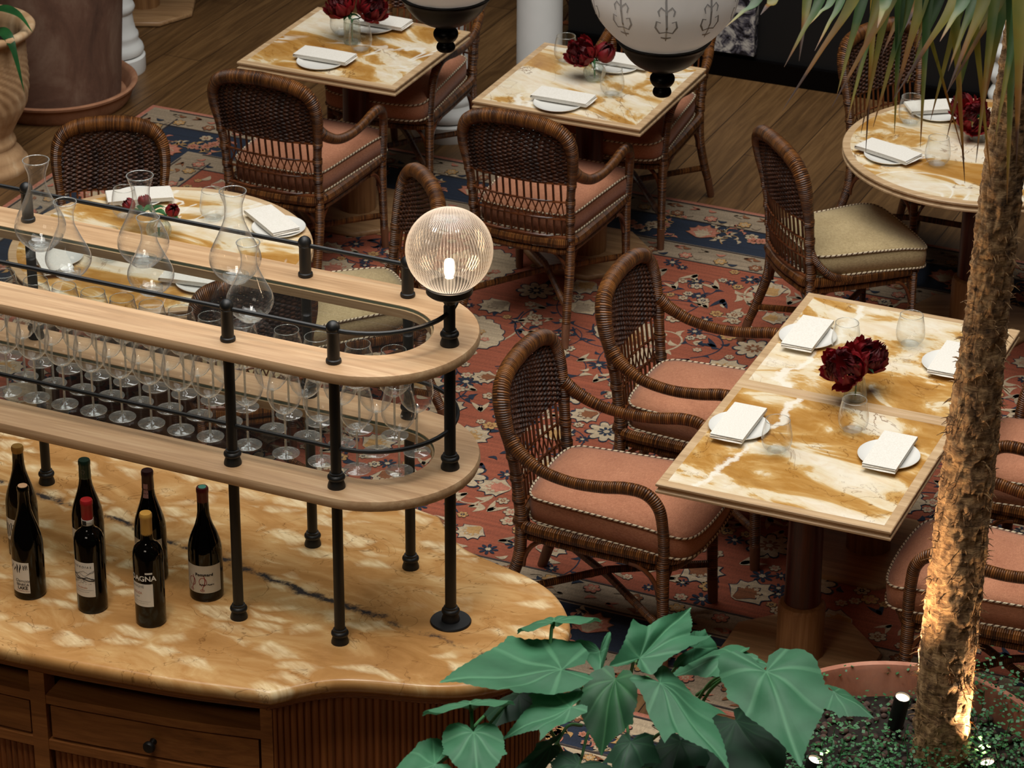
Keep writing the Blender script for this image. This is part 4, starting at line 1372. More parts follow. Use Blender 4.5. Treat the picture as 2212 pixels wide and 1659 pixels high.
# second front: red capsule, landscape label
b = bottle('wine bottle with bright red capsule and etched landscape label', bordeaux, bpos(201, 1311), 'cap_red', .262)
A = math.radians(-121)
mb = MB(); mb.lathe([(.0152, .246), (.0158, .247), (.0155, .262), (.0150, .262)], 28); o = obj('neck_band', mb, M['paper'], b)
mb = MB(); patch(mb, -.006, .006, .248, .261, .0162, A+.1, 0, 6); put_text(mb, 'DOCG', .004, .0162, A, .2545, .013)
obj('band_mark', mb, M['ink'], o)
mb = MB(); patch(mb, -.044, .036, .052, .152, RB, A); o = obj('paper_label', mb, M['paper'], b)
mb = MB(); r = RB+.0004
put_text(mb, 'S A N D R O f A S', .0085, r, A, .139, -.004, .2)
rr_ = random.Random(3)
for j, (y0, am, c) in enumerate(((.120, .008, 1), (.115, .007, 1), (.108, .004, 0), (.103, .003, 0))):
    pts = [(-.044+.08*k/26, y0-.1 + am*sin(k*.5+j*2)*.6 + am*rr_.uniform(-.3, .3) + (.01*(k/26 if j < 2 else 1-k/26) - .004)) for k in range(27)]
    stroke(mb, pts, .0005 if c else .0013, r, A, .1, 0, c)
for i in range(90):
    x = rr_.uniform(-.043, .035); y = rr_.uniform(-.012, .006)
    stroke(mb, [(x, y), (x+.004, y+rr_.uniform(-.001, .002))], .0003, r, A, .1, 0, 1)
put_text(mb, 'Gaudenzio', .0072, r, A, .079, 0, .35, 2)
put_text(mb, 'DENOMINAZIONE DI ORIGINE CONTROLLATA', .0030, r, A, .072, 0, 0, 1)
put_text(mb, 'IMBOTTIGLIATO ALL ORIGINE', .0030, r, A, .066, 0, 0, 1)
for k in range(2): stroke(mb, [(-.034, .06-.0035*k-.06), (.03, .06-.0035*k-.06)], .0003, r, A, .06-.001, 0, 1)
obj('lettering', mb, [M['ink'], M['ink_grey'], M['ink_rust']], o)
# third rear: plum capsule, pink stamp
b = bottle('dark wine bottle with plum capsule and pink tax strip, third in the rear', burgundy, bpos(330, 1245), 'cap_plum', .262)
A = -1.85
mb = MB()
prof = [(.0157, .262), (.0162, .255), (.0172, .25), (.0186, .243)]
n = 6
for k in range(3):
    b0 = len(mb.v)
    for r_, z_ in prof:
        a = A + (-.4 + .27*k)
        mb.v.append(Vector(((r_+.0006)*cos(a), (r_+.0006)*sin(a), z_-.012*0)))
        a = A + (-.4 + .27*(k+1))
        mb.v.append(Vector(((r_+.0006)*cos(a), (r_+.0006)*sin(a), z_)))
    for q in range(3): mb.face([b0+2*q, b0+2*q+2, b0+2*q+3, b0+2*q+1], None, 0)
patch(mb, -.0065, .006, .262, .283, .0161, A, 0, 4)
obj('tax_strip', mb, M['stamp_pink'], b)
mb = MB(); patch(mb, -.05, .05, .05, .13, RU, -1.9); obj('paper_label', mb, M['paper_grey'], b)
# third front: gold capsule, black and white label
b = bottle('black wine bottle with gold capsule and black-and-white label, front', bordeaux, bpos(327, 1341), 'cap_gold', .256)
A = math.radians(-121)
mb = MB(); patch(mb, -.046, .035, .064, .130, RB, A); patch(mb, .016, .035, .158, .163, RB, A); o = obj('paper_label', mb, M['paper'], b)
mb = MB(); r = RB+.0004
put_text(mb, 'ROAGNA', .0205, r, A, .145, .001, 0, 3, .0005)
put_text(mb, 'LANGHE', .0105, r, A, .1215, -.008, 0, 1)
put_text(mb, 'SOLEA', .0098, r, A, .103, -.008, 0, 2)
put_text(mb, '2020', .0060, r, A, .0915, -.008, 0, 1)
put_text(mb, 'DENOMINAZIONE DI ORIGINE CONTROLLATA', .0030, r, A, .079, -.004, 0, 1)
put_text(mb, 'Imbottigliato all origine  Azienda Agricola  Italia', .0026, r, A, .0735, -.004, 0, 1)
stroke(mb, [(-.042, .016), (.028, .016)], .0003, r, A, .098, 0, 1)
obj('lettering', mb, [M['ink'], M['ink_grey'], M['ink_rust'], M['ink_white']], o)
# right: wine-red capsule with pale green disc, cream label
b = bottle('broad dark wine bottle with dark red capsule and cream label, rightmost', [(a*1.06 if b_ < .22 else a, b_*.93 if b_ < .3 else b_) for a, b_ in burgundy], bpos(447, 1283), 'cap_wine', .258)
mb = MB(); mb.lathe([(0, .3162), (.0105, .3162), (.0105, .3168), (0, .317)], 20); obj('cap_disc', mb, M['cap_disc'], b)
A, r0 = math.radians(-98), .0446
mb = MB(); patch(mb, -.054, .054, .028, .108, r0, A); o = obj('paper_label', mb, M['paper_grey'], b)
mb = MB(); r = r0+.0004
put_text(mb, 'Pommard', .0112, r, A, .082, .006, 0, 0, .0005, 1.1)
put_text(mb, 'Philippe Pacalet', .0062, r, A, .053, .012, 0, 0, .0002)
for x0 in (-.030, .0):
    stroke(mb, [(x0+.010*cos(t)+.002, .012*sin(t)+.0) for t in [k*.35-1.4 for k in range(18)]], .0007, r, A, .061, 0, 1)
    stroke(mb, [(x0+.004+.004*sin(t*1.3), .018-t*.0125) for t in [k*.3 for k in range(13)]], [.0006, .0009, .0011, .0012, .0012, .0011, .001, .001, .0009, .0008, .0008, .0007, .0005], r, A, .062, 0, 1)
    stroke(mb, [(x0+.0+.005*cos(t), -.026+.003*sin(t)) for t in [k*.5 for k in range(14)]], .0006, r, A, .062, 0, 1)
for y in (.0305, .1055): stroke(mb, [(-.051, y-.06), (.051, y-.06)], .0003, r, A, .06, 0, 2)
obj('lettering', mb, [M['ink'], M['ink_red'], M['ink_grey']], o)
# ------------------------------------------------------------------ plates, napkins, tumblers, vases, peonies
ZT = .7495
def make_plate(label):
    mb = MB()
    mb.lathe([(0, .0015), (.055, 0), (.062, .0), (.078, .004), (.094, .0105), (.0965, .0125), (.0972, .0145), (.0960, .0155), (.090, .0125), (.07, .0085), (0, .0075)], 56)
    return tag(obj('side_plate', mb, M['porcelain'], None, 40), label, 'plate')
def make_napkin(label):
    mb = MB()
    L, Wd = .235, .106
    # one long cloth folded back and forth: section along the length
    th = .0024
    sec = []
    layers = 5
    pts = []
    for k in range(layers):
        z = .002 + k*.0041
        x0, x1 = -L/2 + .002*k, L/2 - .0035*((k*2) % 3)
        seg = [(x0, z), (-L/4, z+.0003), (0, z+.0004), (L/4, z+.0003), (x1, z)]
        if k % 2: seg = seg[::-1]
        pts += seg
        if k < layers-1:
            xe = seg[-1][0]; s = 1 if xe > 0 else -1
            pts += [(xe+s*.002, z+.001), (xe+s*.0026, z+.002), (xe+s*.002, z+.0031)]
    n = len(pts)
    up, dn = [], []
    for i, p in enumerate(pts):
        a, b = pts[max(0, i-1)], pts[min(n-1, i+1)]
        d = Vector((b[0]-a[0], b[1]-a[1])).normalized()
        up.append((p[0]-d.y*th/2, p[1]+d.x*th/2)); dn.append((p[0]+d.y*th/2, p[1]-d.x*th/2))
    lp = up + dn[::-1]
    base = len(mb.v)
    ys = [-Wd/2, -Wd/2+.001, 0, Wd/2-.001, Wd/2]
    for y in ys:
        for p in lp:
            x = p[0]
            z = p[1] + .003*(x/(L/2))**2*0 + (-.004*max(0, abs(x)-.08)/.04 if False else 0)
            mb.v.append(Vector((x + .002*sin(y*40+p[1]*300), y, z)))
    m = len(lp)
    for j in range(len(ys)-1):
        for k in range(m):
            k2 = (k+1) % m
            mb.face([base+j*m+k, base+(j+1)*m+k, base+(j+1)*m+k2, base+j*m+k2], None, 0)
    for side in (0, len(ys)-1):
        for k in range(n-1):
            q = [base+side*m+k, base+side*m+k+1, base+side*m+(m-2-k), base+side*m+(m-1-k)]
            mb.face(q if side == 0 else q[::-1], None, 0)
    # upper layer overlapping like a folded cover
    st = len(mb.v)
    sec2 = [(-L/2-.003, .004), (-L/2-.0045, .012), (-L/2-.002, .0205), (-L/4, .0225), (0, .0228), (L/4, .0224), (L/2-.002, .0208)]
    for y in (-Wd/2-.001, Wd/2+.001):
        for x, z in sec2: mb.v.append(Vector((x, y, z)))
    for y in (Wd/2+.001, -Wd/2-.001):
        for x, z in sec2: mb.v.append(Vector((x, y, z-.0022)))
    k_ = len(sec2)
    for i in range(k_-1):
        mb.face([st+i, st+i+1, st+k_+i+1, st+k_+i][::-1] if False else [st+i, st+i+1, st+k_+i+1, st+k_+i])
        mb.face([st+2*k_+i, st+2*k_+i+1, st+3*k_+i+1, st+3*k_+i])
        mb.face([st+i, st+3*k_+i, st+3*k_+i+1, st+i+1]); mb.face([st+k_+i, st+k_+i+1, st+2*k_+i+1, st+2*k_+i])
    for p in mb.v: p.z *= .72
    return tag(obj('folded_napkin', mb, M['napkin'], None, 35), label, 'napkin')
def make_tumbler(label):
    t = thing('tumbler', label, 'glass')
    mb = MB()
    mb.lathe(catm2([(.0, .0045), (.024, .005), (.034, .010), (.0445, .024), (.0482, .042), (.0470, .064), (.043, .088), (.0385, .110), (.0392, .1105), (.0392, .1095), (.0378, .1085)]), 36)
    ring_at(mb, .0386, .1103, .0009, 1)
    obj('bowl', mb, [M['glass'], M['lip']], t, 70)
    mb = MB(); mb.lathe([(0, .0005), (.026, .0), (.029, .002), (.030, .006), (.024, .0055), (0, .005)], 36)
    obj('thick_base', mb, M['glass_thick'], t, 70)
    return t
proto = {}
def put(kind, maker, pos, rot, label, group):
    if kind not in proto:
        o = maker(label); proto[kind] = o
        o.location = pos; o.rotation_euler = (0, 0, rot)
    else:
        o = dup(proto[kind], pos, rot, label)
    o['group'] = group
    return o
def setting(pu, pv, nu, nv, nrot, where):
    p = at(pu, pv, ZT+.008); p.z = ZT
    put('plate', make_plate, p, 0, 'side plate under napkin, %s' % where, 'white side plates')
    q = at(nu, nv, ZT+.02); q.z = ZT+.0148
    put('napkin', make_napkin, q, nrot, 'folded napkin, %s' % where, 'folded white napkins')
def tumbler(u, v, where):
    p = at(u, v, ZT); put('tumbler', make_tumbler, p, 0, 'clear tumbler, %s' % where, 'stemless tumblers')
A4 = TH4+PI/2+PI
setting(1597, 922, 1595, 915, A4, 'near left of the nearest square table')
setting(1920, 984, 1922, 978, A4, 'near right of the nearest square table')
setting(1745, 728, 1744, 722, A4, 'left side of the peony table')
setting(2055, 786, 2058, 778, A4, 'right side of the peony table, cut by the palm trunk')
tumbler(1677, 975, 'beside the near left plate of the nearest square table')
tumbler(1842, 931, 'in front of the peony vase on the nearest square table')
tumbler(1965, 745, 'far side of the peony table')
tumbler(1826, 762, 'behind the peonies on the peony table')
setting(692, 134, 703, 121, TH, 'near side of the far left square table')
setting(805, 57, 825, 47, TH, 'far side of the far left square table')
tumbler(779, 108, 'front of the vase on the far left square table')
tumbler(738, 73, 'left of the vase on the far left square table')
setting(1205, 224, 1218, 210, TH, 'near side of the middle square table')
setting(1330, 142, 1345, 131, TH, 'far side of the middle square table')
tumbler(1322, 205, 'right of the vase on the middle square table')
tumbler(1222, 133, 'left of the peonies on the middle square table')
setting(1922, 336, 1920, 328, math.radians(-42), 'front left of the right round table')
setting(2025, 244, 2025, 231, math.radians(10), 'rear of the right round table')
tumbler(2024, 356, 'front of the right round table')
tumbler(1966, 266, 'left rear of the right round table')
setting(602, 492, 588, 478, math.radians(-60), 'right side of the left round table')
setting(298, 428, 302, 424, math.radians(12), 'far side of the left round table')
setting(440, 610, 425, 600, math.radians(-15), 'near side of the left round table, seen through the shelf')
setting(120, 555, 112, 560, math.radians(-70), 'left side of the left round table, behind the shelf')
tumbler(461, 472, 'centre right of the left round table')
tumbler(271, 468, 'centre left of the left round table')
tumbler(235, 560, 'near left of the left round table, behind the carafes')

# bud vases
def ribs(n, amp): return lambda a, z, r: 1 + amp*cos(n*a)
def vase(kind, label, pos):
    mb = MB()
    if kind == 'cone': prof = [(0, .004), (.030, .004), (.0365, .010), (.036, .018), (.032, .045), (.026, .078), (.018, .105), (.0165, .118), (.0185, .126)]
    elif kind == 'ball': prof = [(0, .003), (.022, .003), (.036, .012), (.044, .03), (.043, .046), (.034, .062), (.021, .07), (.018, .076), (.020, .081)]
    else: prof = [(0, .003), (.030, .003), (.0335, .008), (.0335, .088), (.030, .094), (.031, .098)]
    t = thing('bud_vase', label, 'vase', pos, 0, 'ribbed glass bud vases')
    mb.lathe(catm2(prof), 96, (0, 0, 0), ribs(16, .028)); obj('ribbed_wall', mb, M['vase'], t, 80)
    mb = MB(); r = prof[2][0]*.88
    mb.lathe([(0, .0), (r, .0), (r*1.02, .006), (r*.9, .012), (0, .013)], 40); obj('thick_base', mb, M['glass_thick'], t, 70)
    return t
def peony(label, pos, neck, head, R, tilt, seed, bud=False, leaves=2):
    """pos: foot of the stalk in the vase; neck: vase mouth; head: centre of the flower"""
    rnd = random.Random(seed)
    t = thing('peony', label, 'flower', pos, 0, 'dark red peonies')
    pos, neck, head = Vector(pos), Vector(neck), Vector(head)
    ax = Vector(tilt).normalized()
    c = head - pos
    mb = MB(); mb.tube(catmull([(0, 0, 0), neck-pos, (neck-pos)*.5+c*.5 - ax*R*.5, c - ax*R*.75], 6), .0028, 7)
    obj('stalk', mb, M['stem'], t)
    q = Vector((0, 0, 1)).rotation_difference(ax).to_matrix()
    mo, mi_ = MB(), MB()
    def petal(mb, az, el, r0, wid, ln, cup, ruf):
        b = len(mb.v)
        nu, nv = 7, 6
        for j in range(nv+1):
            v = j/nv
            e = el + (v-.15)*ln
            for i in range(nu+1):
                u = i/nu*2-1
                w = wid*(sin(PI*min(1, .18+.82*v*.9))**.6)*(1 - .15*v)
                a = az + u*w
                rr = r0*(1 + cup*v*v + .05*u*u*(1 if cup >= 0 else -1)) + ruf*R*.06*sin(u*7+az*3)*v - (abs(u)**3)*.06*R*v
                ee = e - .10*u*u*ln
                d = Vector((cos(a)*cos(ee), sin(a)*cos(ee), sin(ee)))
                mb.v.append(c + q @ (d*rr))
        for j in range(nv):
            for i in range(nu):
                k = b + j*(nu+1)+i
                mb.face([k, k+1, k+nu+2, k+nu+1], [(j/nv, 0)]*4, 0)
    if bud:
        for k in range(6): petal(mo, k*1.05+rnd.random()*.3, -1.1, R*(.95+.04*(k % 2)), .75, 2.5, -.10, .3)
        for k in range(4): petal(mi_, k*1.6, -.6, R*.8, .8, 2.2, -.12, .5)
        for k in range(3):
            petal_m = mo
    else:
        for k in range(6): petal(mo, k*1.047+rnd.uniform(-.2, .2), -1.15+rnd.uniform(-.1, .25), R*rnd.uniform(.92, 1.02), .62, 1.55, .22, 1)
        for k in range(7): petal(mo, k*.9+.4, -.75, R*rnd.uniform(.82, .92), .55, 1.75, .06, 1.2)
        for k in range(26):
            e = rnd.uniform(-.35, .95)
            petal(mi_, rnd.random()*6.28, e, R*rnd.uniform(.58, .86), rnd.uniform(.22, .36)/max(.45, cos(e)), rnd.uniform(.5, .75), .12, 2.4)
    obj('outer_petals', mo, M['petal'], t, 80)
    obj('inner_petals', mi_, M['petal_in'], t, 80)
    for k in range(leaves):
        a = rnd.random()*6.28
        b0 = (neck-pos)*.4 + (c-ax*R)*.6
        ln = rnd.uniform(.045, .07)
        d = Vector((cos(a), sin(a), -.15)); sd = Vector((-sin(a), cos(a), 0))
        mb = MB()
        up = []
        for i in range(7):
            x = i/6; w = .011*sin(PI*min(1, x*.95+.03))**.8
            p_ = b0 + d*ln*x + Vector((0, 0, .02*sin(x*2.6)))
            mb.v += [p_-sd*w, p_ + Vector((0, 0, -.002)), p_+sd*w]
        for i in range(6):
            for j in (0, 1): mb.face([3*i+j, 3*i+j+1, 3*i+j+4, 3*i+j+3], [(abs(j-1)*.0+.5, 0)]*4)
        obj('leaf', mb, M['flower_leaf'], t, 80)
    return t
def vec(p, dz): return Vector((p.x, p.y, p.z+dz))
def toward(p, dx, dy, dz): return Vector((p.x+dx, p.y+dy, p.z+dz))
v = at(1847, 862, ZT); vase('cone', 'conical ribbed vase holding two large peonies on the peony table', v)
peony('large open dark red peony, left one on the peony table', vec(v, .012), vec(v, .12), far(1822, 792, (v-EYE).length-.09), .068, (-.45, -.75, .75), 21)
peony('dark red peony, right one on the peony table', vec(v, .014), vec(v, .12), far(1880, 768, (v-EYE).length+.0), .060, (.55, -.35, .9), 22)
v = at(761, 93, ZT); vase('cylinder', 'straight ribbed vase on the far left square table', v)
peony('dark red peony, left one on the far left square table', vec(v, .012), vec(v, .095), far(733, 8, (v-EYE).length-.05), .062, (-.5, -.4, .9), 31, False, 4)
peony('dark red peony, right one on the far left square table', vec(v, .014), vec(v, .095), far(806, 14, (v-EYE).length-.02), .064, (.5, -.45, .8), 32, False, 3)
v = at(1284, 173, ZT); vase('ball', 'round ribbed vase on the middle square table', v)
peony('dark red peony, left one on the middle square table', vec(v, .01), vec(v, .08), far(1255, 112, (v-EYE).length-.05), .060, (-.45, -.6, .85), 41)
peony('smaller dark red peony, right one on the middle square table', vec(v, .012), vec(v, .08), far(1308, 112, (v-EYE).length-.02), .047, (.5, -.3, .9), 42, True)
v = at(2113, 302, ZT); vase('cylinder', 'ribbed vase with peonies on the right round table', v)
peony('large dark red peony, front one on the right round table', vec(v, .012), vec(v, .095), far(2107, 252, (v-EYE).length-.05), .066, (.1, -.8, .7), 51)
peony('dark red peony, rear left one on the right round table', vec(v, .014), vec(v, .095), far(2078, 226, (v-EYE).length+.05), .05, (-.6, .1, .9), 52)
v = at(344, 515, ZT); vase('ball', 'round ribbed vase with buds on the left round table', v)
peony('closed dark red peony bud, right one on the left round table', vec(v, .01), vec(v, .08), far(373, 454, (v-EYE).length-.06), .028, (.3, -.6, .8), 61, True, 4)
peony('closed dark red peony bud, left one on the left round table', vec(v, .012), vec(v, .08), far(278, 441, (v-EYE).length+.02), .026, (-.6, -.2, .8), 62, True, 3)
peony('closed dark red peony bud, middle one on the left round table', vec(v, .011), vec(v, .08), far(312, 432, (v-EYE).length+.05), .026, (-.2, .4, .9), 63, True, 2)
# ------------------------------------------------------------------ pots
pc = at(121, 214, .0)
t = thing('terracotta_pot', 'huge brown terracotta pot standing in a round saucer, top left', 'pot', pc)
mb = MB(); mb.lathe([(.0, .03), (.29, .03), (.30, .04), (.33, .5), (.36, 1.0), (.38, 1.02), (.38, 1.10), (.35, 1.10), (.34, 1.0), (0, .95)], 64); obj('body', mb, M['terra_brown'], t)
mb = MB(); mb.lathe([(0, 0), (.33, 0), (.345, .02), (.362, .075), (.375, .082), (.378, .093), (.37, .1), (.355, .095), (.345, .08), (.325, .03), (0, .028)], 64); obj('saucer', mb, M['terra_rim'], t)
uc = at(-35, 360, 0)
t = thing('garden_urn', 'pale terracotta urn with swirling flutes at the left edge', 'urn', uc)
mb = MB()
sw_ = lambda a, z, r: 1 + (.042*abs(sin(13*(a + 2.2*(z-.25)**2*8)))*max(0, min(1, (z-.22)/.06))*max(0, min(1, (.60-z)/.04)))
prof = [(0, 0), (.195, 0), (.198, .012), (.195, .035), (.18, .04), (.178, .06), (.168, .075), (.15, .09), (.142, .11), (.15, .12), (.145, .135), (.135, .15), (.14, .17), (.155, .20), (.18, .25), (.20, .30), (.212, .36), (.216, .42), (.214, .48), (.212, .54), (.213, .60), (.22, .615), (.25, .622), (.262, .635), (.264, .65), (.255, .66), (.225, .655), (.205, .64), (.20, .60), (.19, .5), (0, .5)]
pp = []
for (a, b), (c_, d_) in zip(prof, prof[1:]):
    k = 6 if .15 < b < .6 and d_ > b else 1
    for i in range(k): pp.append((a+(c_-a)*i/k, b+(d_-b)*i/k))
pp.append(prof[-1])
mb.lathe(pp, 180, (0, 0, 0), sw_); obj('body', mb, M['terra_pale'], t, 70)
mb = MB(); mb.lathe([(0, .56), (.195, .56), (.195, .55), (0, .55)], 32); obj('soil', mb, M['soil'], t)
# strap-leaved plant in the urn
pl = thing('strap_leaf_plant', 'dark green strap-leaved plant drooping over the urn rim', 'plant', uc + Vector((0, 0, .56)))
def blade(path, w, name, mat, parent, fold=.25, uvx=True):
    P = catmull(path, 7); n = len(P)
    mb = MB()
    for i, p in enumerate(P):
        x = i/(n-1)
        tg = (P[min(i+1, n-1)]-P[max(i-1, 0)]).normalized()
        sd = tg.cross(Vector((0, 0, 1)))
        sd = sd.normalized() if sd.length > .05 else Vector((1, 0, 0))
        nm = sd.cross(tg)
        ww = w*(.55+.45*sin(PI*min(1, x*1.3)))*(1 - max(0, (x-.45)/.55)**1.6)+.0004
        mb.v += [p - sd*ww + nm*ww*fold, p, p + sd*ww + nm*ww*fold]
    for i in range(n-1):
        for j in (0, 1): mb.face([3*i+j, 3*i+j+1, 3*i+j+4, 3*i+j+3], [(i/(n-1), 0), (i/(n-1), 0), ((i+1)/(n-1), 0), ((i+1)/(n-1), 0)])
    return obj(name, mb, mat, parent, 80)
for k, (ex, ey, hz, ez) in enumerate(((.27, -.10, .18, .10), (.24, -.235, .10, -.12), (.2, .1, .25, .22), (-.1, -.25, .3, .1), (-.25, .1, .3, .2), (.05, .2, .35, .4), (.12, -.3, .05, -.05))):
    blade([(.02*ex, .02*ey, -.01), (ex*.35, ey*.35, hz*.9), (ex*.75, ey*.75, hz*.95), (ex, ey, ez)], .042, 'leaf', M['strap'], pl)

# ------------------------------------------------------------------ planter with palm
PC = at(1945, 1607, .75); PC.z = 0
PR = (at(1945, 1427, .75)-at(1945, 1607, .75)).length
t = thing('round_planter', 'wide terracotta planter bowl at lower right under the palm', 'planter', PC)
mb = MB()
mb.lathe([(0, 0), (PR*.62, 0), (PR*.66, .01), (PR*.9, .55), (PR*.95, .70), (PR*1.0, .712), (PR*1.005, .74), (PR*.99, .75), (PR*.945, .75), (PR*.93, .735), (PR*.91, .6), (0, .6)], 80)
obj('bowl', mb, M['terra_planter'], t)
SO = .655
mb = MB(); mb.lathe([(0, SO+.012), (PR*.5, SO+.006), (PR*.915, SO), (PR*.915, SO-.02), (0, SO-.02)], 48); obj('soil', mb, M['soil'], t)
rnd = random.Random(4)
mb = MB()
for k in range(420):
    a, r = rnd.uniform(0, 2*PI), PR*.9*math.sqrt(rnd.random())
    x, y = r*cos(a), r*sin(a)
    if y < .02 and rnd.random() < .8: continue
    mb.ball((x, y, SO+.008+rnd.random()*.006), rnd.uniform(.008, .013), 7, 5, 0, (1, 1, .85))
tag(obj('clay_pebbles', mb, M['pebble'], None, 60, None, PC), 'brown clay pebbles covering the planter soil', 'pebbles', None, 'stuff')
mb = MB()
def tiny(mb, p, s, rnd):
    a = rnd.uniform(0, 2*PI); el = rnd.uniform(-.3, .9)
    d = Vector((cos(a)*cos(el), sin(a)*cos(el), sin(el)*.7)); sd = Vector((-sin(a), cos(a), rnd.uniform(-.4, .4)))
    b = len(mb.v)
    mb.v += [p, p+d*s*.5+sd*s*.42, p+d*s, p+d*s*.5-sd*s*.42]
    mb.face([b, b+3, b+2, b+1], [(.5, 0)]*4)
for k in range(5200):
    a, r = rnd.uniform(0, 2*PI), PR*.97*math.sqrt(rnd.random())
    x, y = r*cos(a), r*sin(a)
    dens = .25 if (y > .1 and -.26 < x < .10) else 1
    if rnd.random() > dens: continue
    hgt = SO + .01 + rnd.random()**1.5*(.10 if dens == 1 else .03)*(1.5 if x > .25 else 1)
    if r > PR*.88: hgt += .06
    tiny(mb, Vector((x, y, hgt)), rnd.uniform(.008, .016), rnd)
for k in range(260):
    a = rnd.uniform(-.9, 1.3); r = PR*rnd.uniform(.9, 1.06)
    tiny(mb, Vector((r*cos(a), r*sin(a), .72+rnd.random()*.10)), rnd.uniform(.009, .016), rnd)
for k in range(150):
    a, r = rnd.uniform(0, 2*PI), PR*.9*math.sqrt(rnd.random())
    x, y = r*cos(a), r*sin(a)
    if y > .1 and -.26 < x < .10: continue
    mb.tube([(x, y, SO), (x+rnd.uniform(-.03, .03), y+rnd.uniform(-.03, .03), SO+.09)], .0012, 4)
tag(obj('creeping_groundcover', mb, M['creeper'], None, 60, None, PC), 'tiny-leaved green creeper spilling over the planter', 'groundcover', None, 'stuff')

palm = thing('palm_tree', 'tall palm with rough sunlit trunk and hanging sword leaves', 'palm', at(2030, 1648, SO+.0))
pb = palm.location
K = [(2030, 1648, None), (2046, 1420, 1.04), (2075, 1160, 1.43), (2105, 900, 1.78), (2132, 680, 2.05), (2158, 450, 2.32), (2192, 200, 2.60), (2216, 20, 2.80), (2232, -140, 2.98)]
pts = []
for u, v_, z_ in K:
    if z_ is None: pts.append(Vector((0, 0, -.03))); continue
    r_ = ray(u, v_)
    dist = (pb - EYE).dot(Vector((0, 1, 0)))       # stay in the upright plane through the foot
    p_ = EYE + r_*(dist/r_.y)
    pts.append(p_ - pb)
TR = catmull(pts, 34)
mb = MB()
n = len(TR); seg = 64
rnd = random.Random(9)
from mathutils import noise as mnoise
rad = lerp_list([.071, .072, .069, .062, .051, .050, .045, .041, .04], n)
for i, p in enumerate(TR):
    for k in range(seg):
        a = 2*PI*k/seg
        q = Vector((cos(a)*3.2, sin(a)*3.2, p.z*22))
        q2 = Vector((cos(a)*9, sin(a)*9, p.z*55))
        d = .0065*mnoise.noise(q) + .0065*mnoise.noise(q2) + .004*abs(mnoise.noise(q2*2.3))
        mb.v.append(p + Vector((cos(a), sin(a), 0))*(rad[i]*(1 if i else 1.0)+d))
for i in range(n-1):
    for k in range(seg):
        k2 = (k+1) % seg
        mb.face([i*seg+k, i*seg+k2, (i+1)*seg+k2, (i+1)*seg+k], None, 0)
for k in range(900):      # frayed fibres
    i = int(rnd.random()**1.3*n*.62); a = rnd.uniform(0, 2*PI)
    p = TR[i]; d = Vector((cos(a), sin(a), 0))
    b0 = p + d*(rad[i]-.002)
    e0 = b0 + d*rnd.uniform(.006, .022) + Vector((rnd.uniform(-.01, .01), rnd.uniform(-.01, .01), rnd.uniform(-.02, .012)))
    mb.tube([b0, (b0+e0)/2 + Vector((0, 0, .003)), e0], [.0022, .0015, .0005], 3, cap=False)
obj('trunk', mb, M['bark'], palm, 80)
crown = TR[-1]
# leaves: (entry u at the top of the frame, tip u, tip v, distance of the tip, half width)
LV = [(1850, 1690, 240, 6.3, .020), (1775, 1694, 145, 6.2, .016), (1672, 1643, 32, 6.1, .016), (1640, 1568, 58, 6.1, .017), (1745, 1726, 132, 6.4, .014),
      (1930, 1797, 232, 6.5, .021), (1865, 1808, 205, 6.6, .018), (1900, 1850, 160, 6.6, .016), (1995, 1930, 218, 6.5, .020), (2010, 1976, 112, 6.7, .014), (2070, 1930, 215, 6.4, .021),
      (2130, 2045, 202, 6.3, .020), (2107, 2048, 154, 6.4, .018), (2165, 2046, 200, 6.5, .018), (1945, 1932, 288, 6.6, .016), (1920, 1860, 288, 6.7, .016), (2005, 1988, 318, 6.5, .016),
      (2060, 2084, 396, 6.6, .018), (2150, 2108, 352, 6.4, .016), (2100, 2140, 392, 6.5, .015), (1985, 2084, 345, 6.7, .012), (1965, 1886, 275, 6.6, .018), (2120, 2045, 300, 6.7, .020), (1820, 1760, 110, 6.8, .014),
      (2190, 2175, 440, 6.45, .022), (2205, 2150, 300, 6.3, .020), (2080, 2010, 260, 6.8, .017), (1900, 1830, 262, 6.8, .018), (2030, 1960, 180, 6.9, .02), (2170, 2120, 250, 6.6, .022), (2205, 2195, 360, 6.2, .024), (1890, 1870, 330, 6.85, .013),
      (2140, 2085, 130, 6.9, .02), (1960, 1905, 120, 6.9, .018), (2230, 2215, 300, 6.3, .02), (1800, 1742, 60, 6.9, .014), (2085, 2030, 90, 6.2, .02), (1915, 1895, 60, 6.2, .018), (1985, 1950, 70, 6.9, .018)]
cw_ = pb + crown
for u0, u1, v1, dd_, w_ in LV:
    tip = far(u1, v1, dd_)
    ent = far(u0, -10, dd_ + .05)
    up_ = far(u0 + (u0-u1)*.25 + 10, -190, dd_+.12)
    mid = up_*.55 + cw_*.45 + Vector((0, 0, .12))
    path = [crown + Vector((0, 0, .02)), mid - pb, up_ - pb, ent - pb, (ent*.5+tip*.5) + (ent-up_)*.02 - pb, tip - pb]
    blade(path, w_, 'leaf', M['palm'], palm, .35)

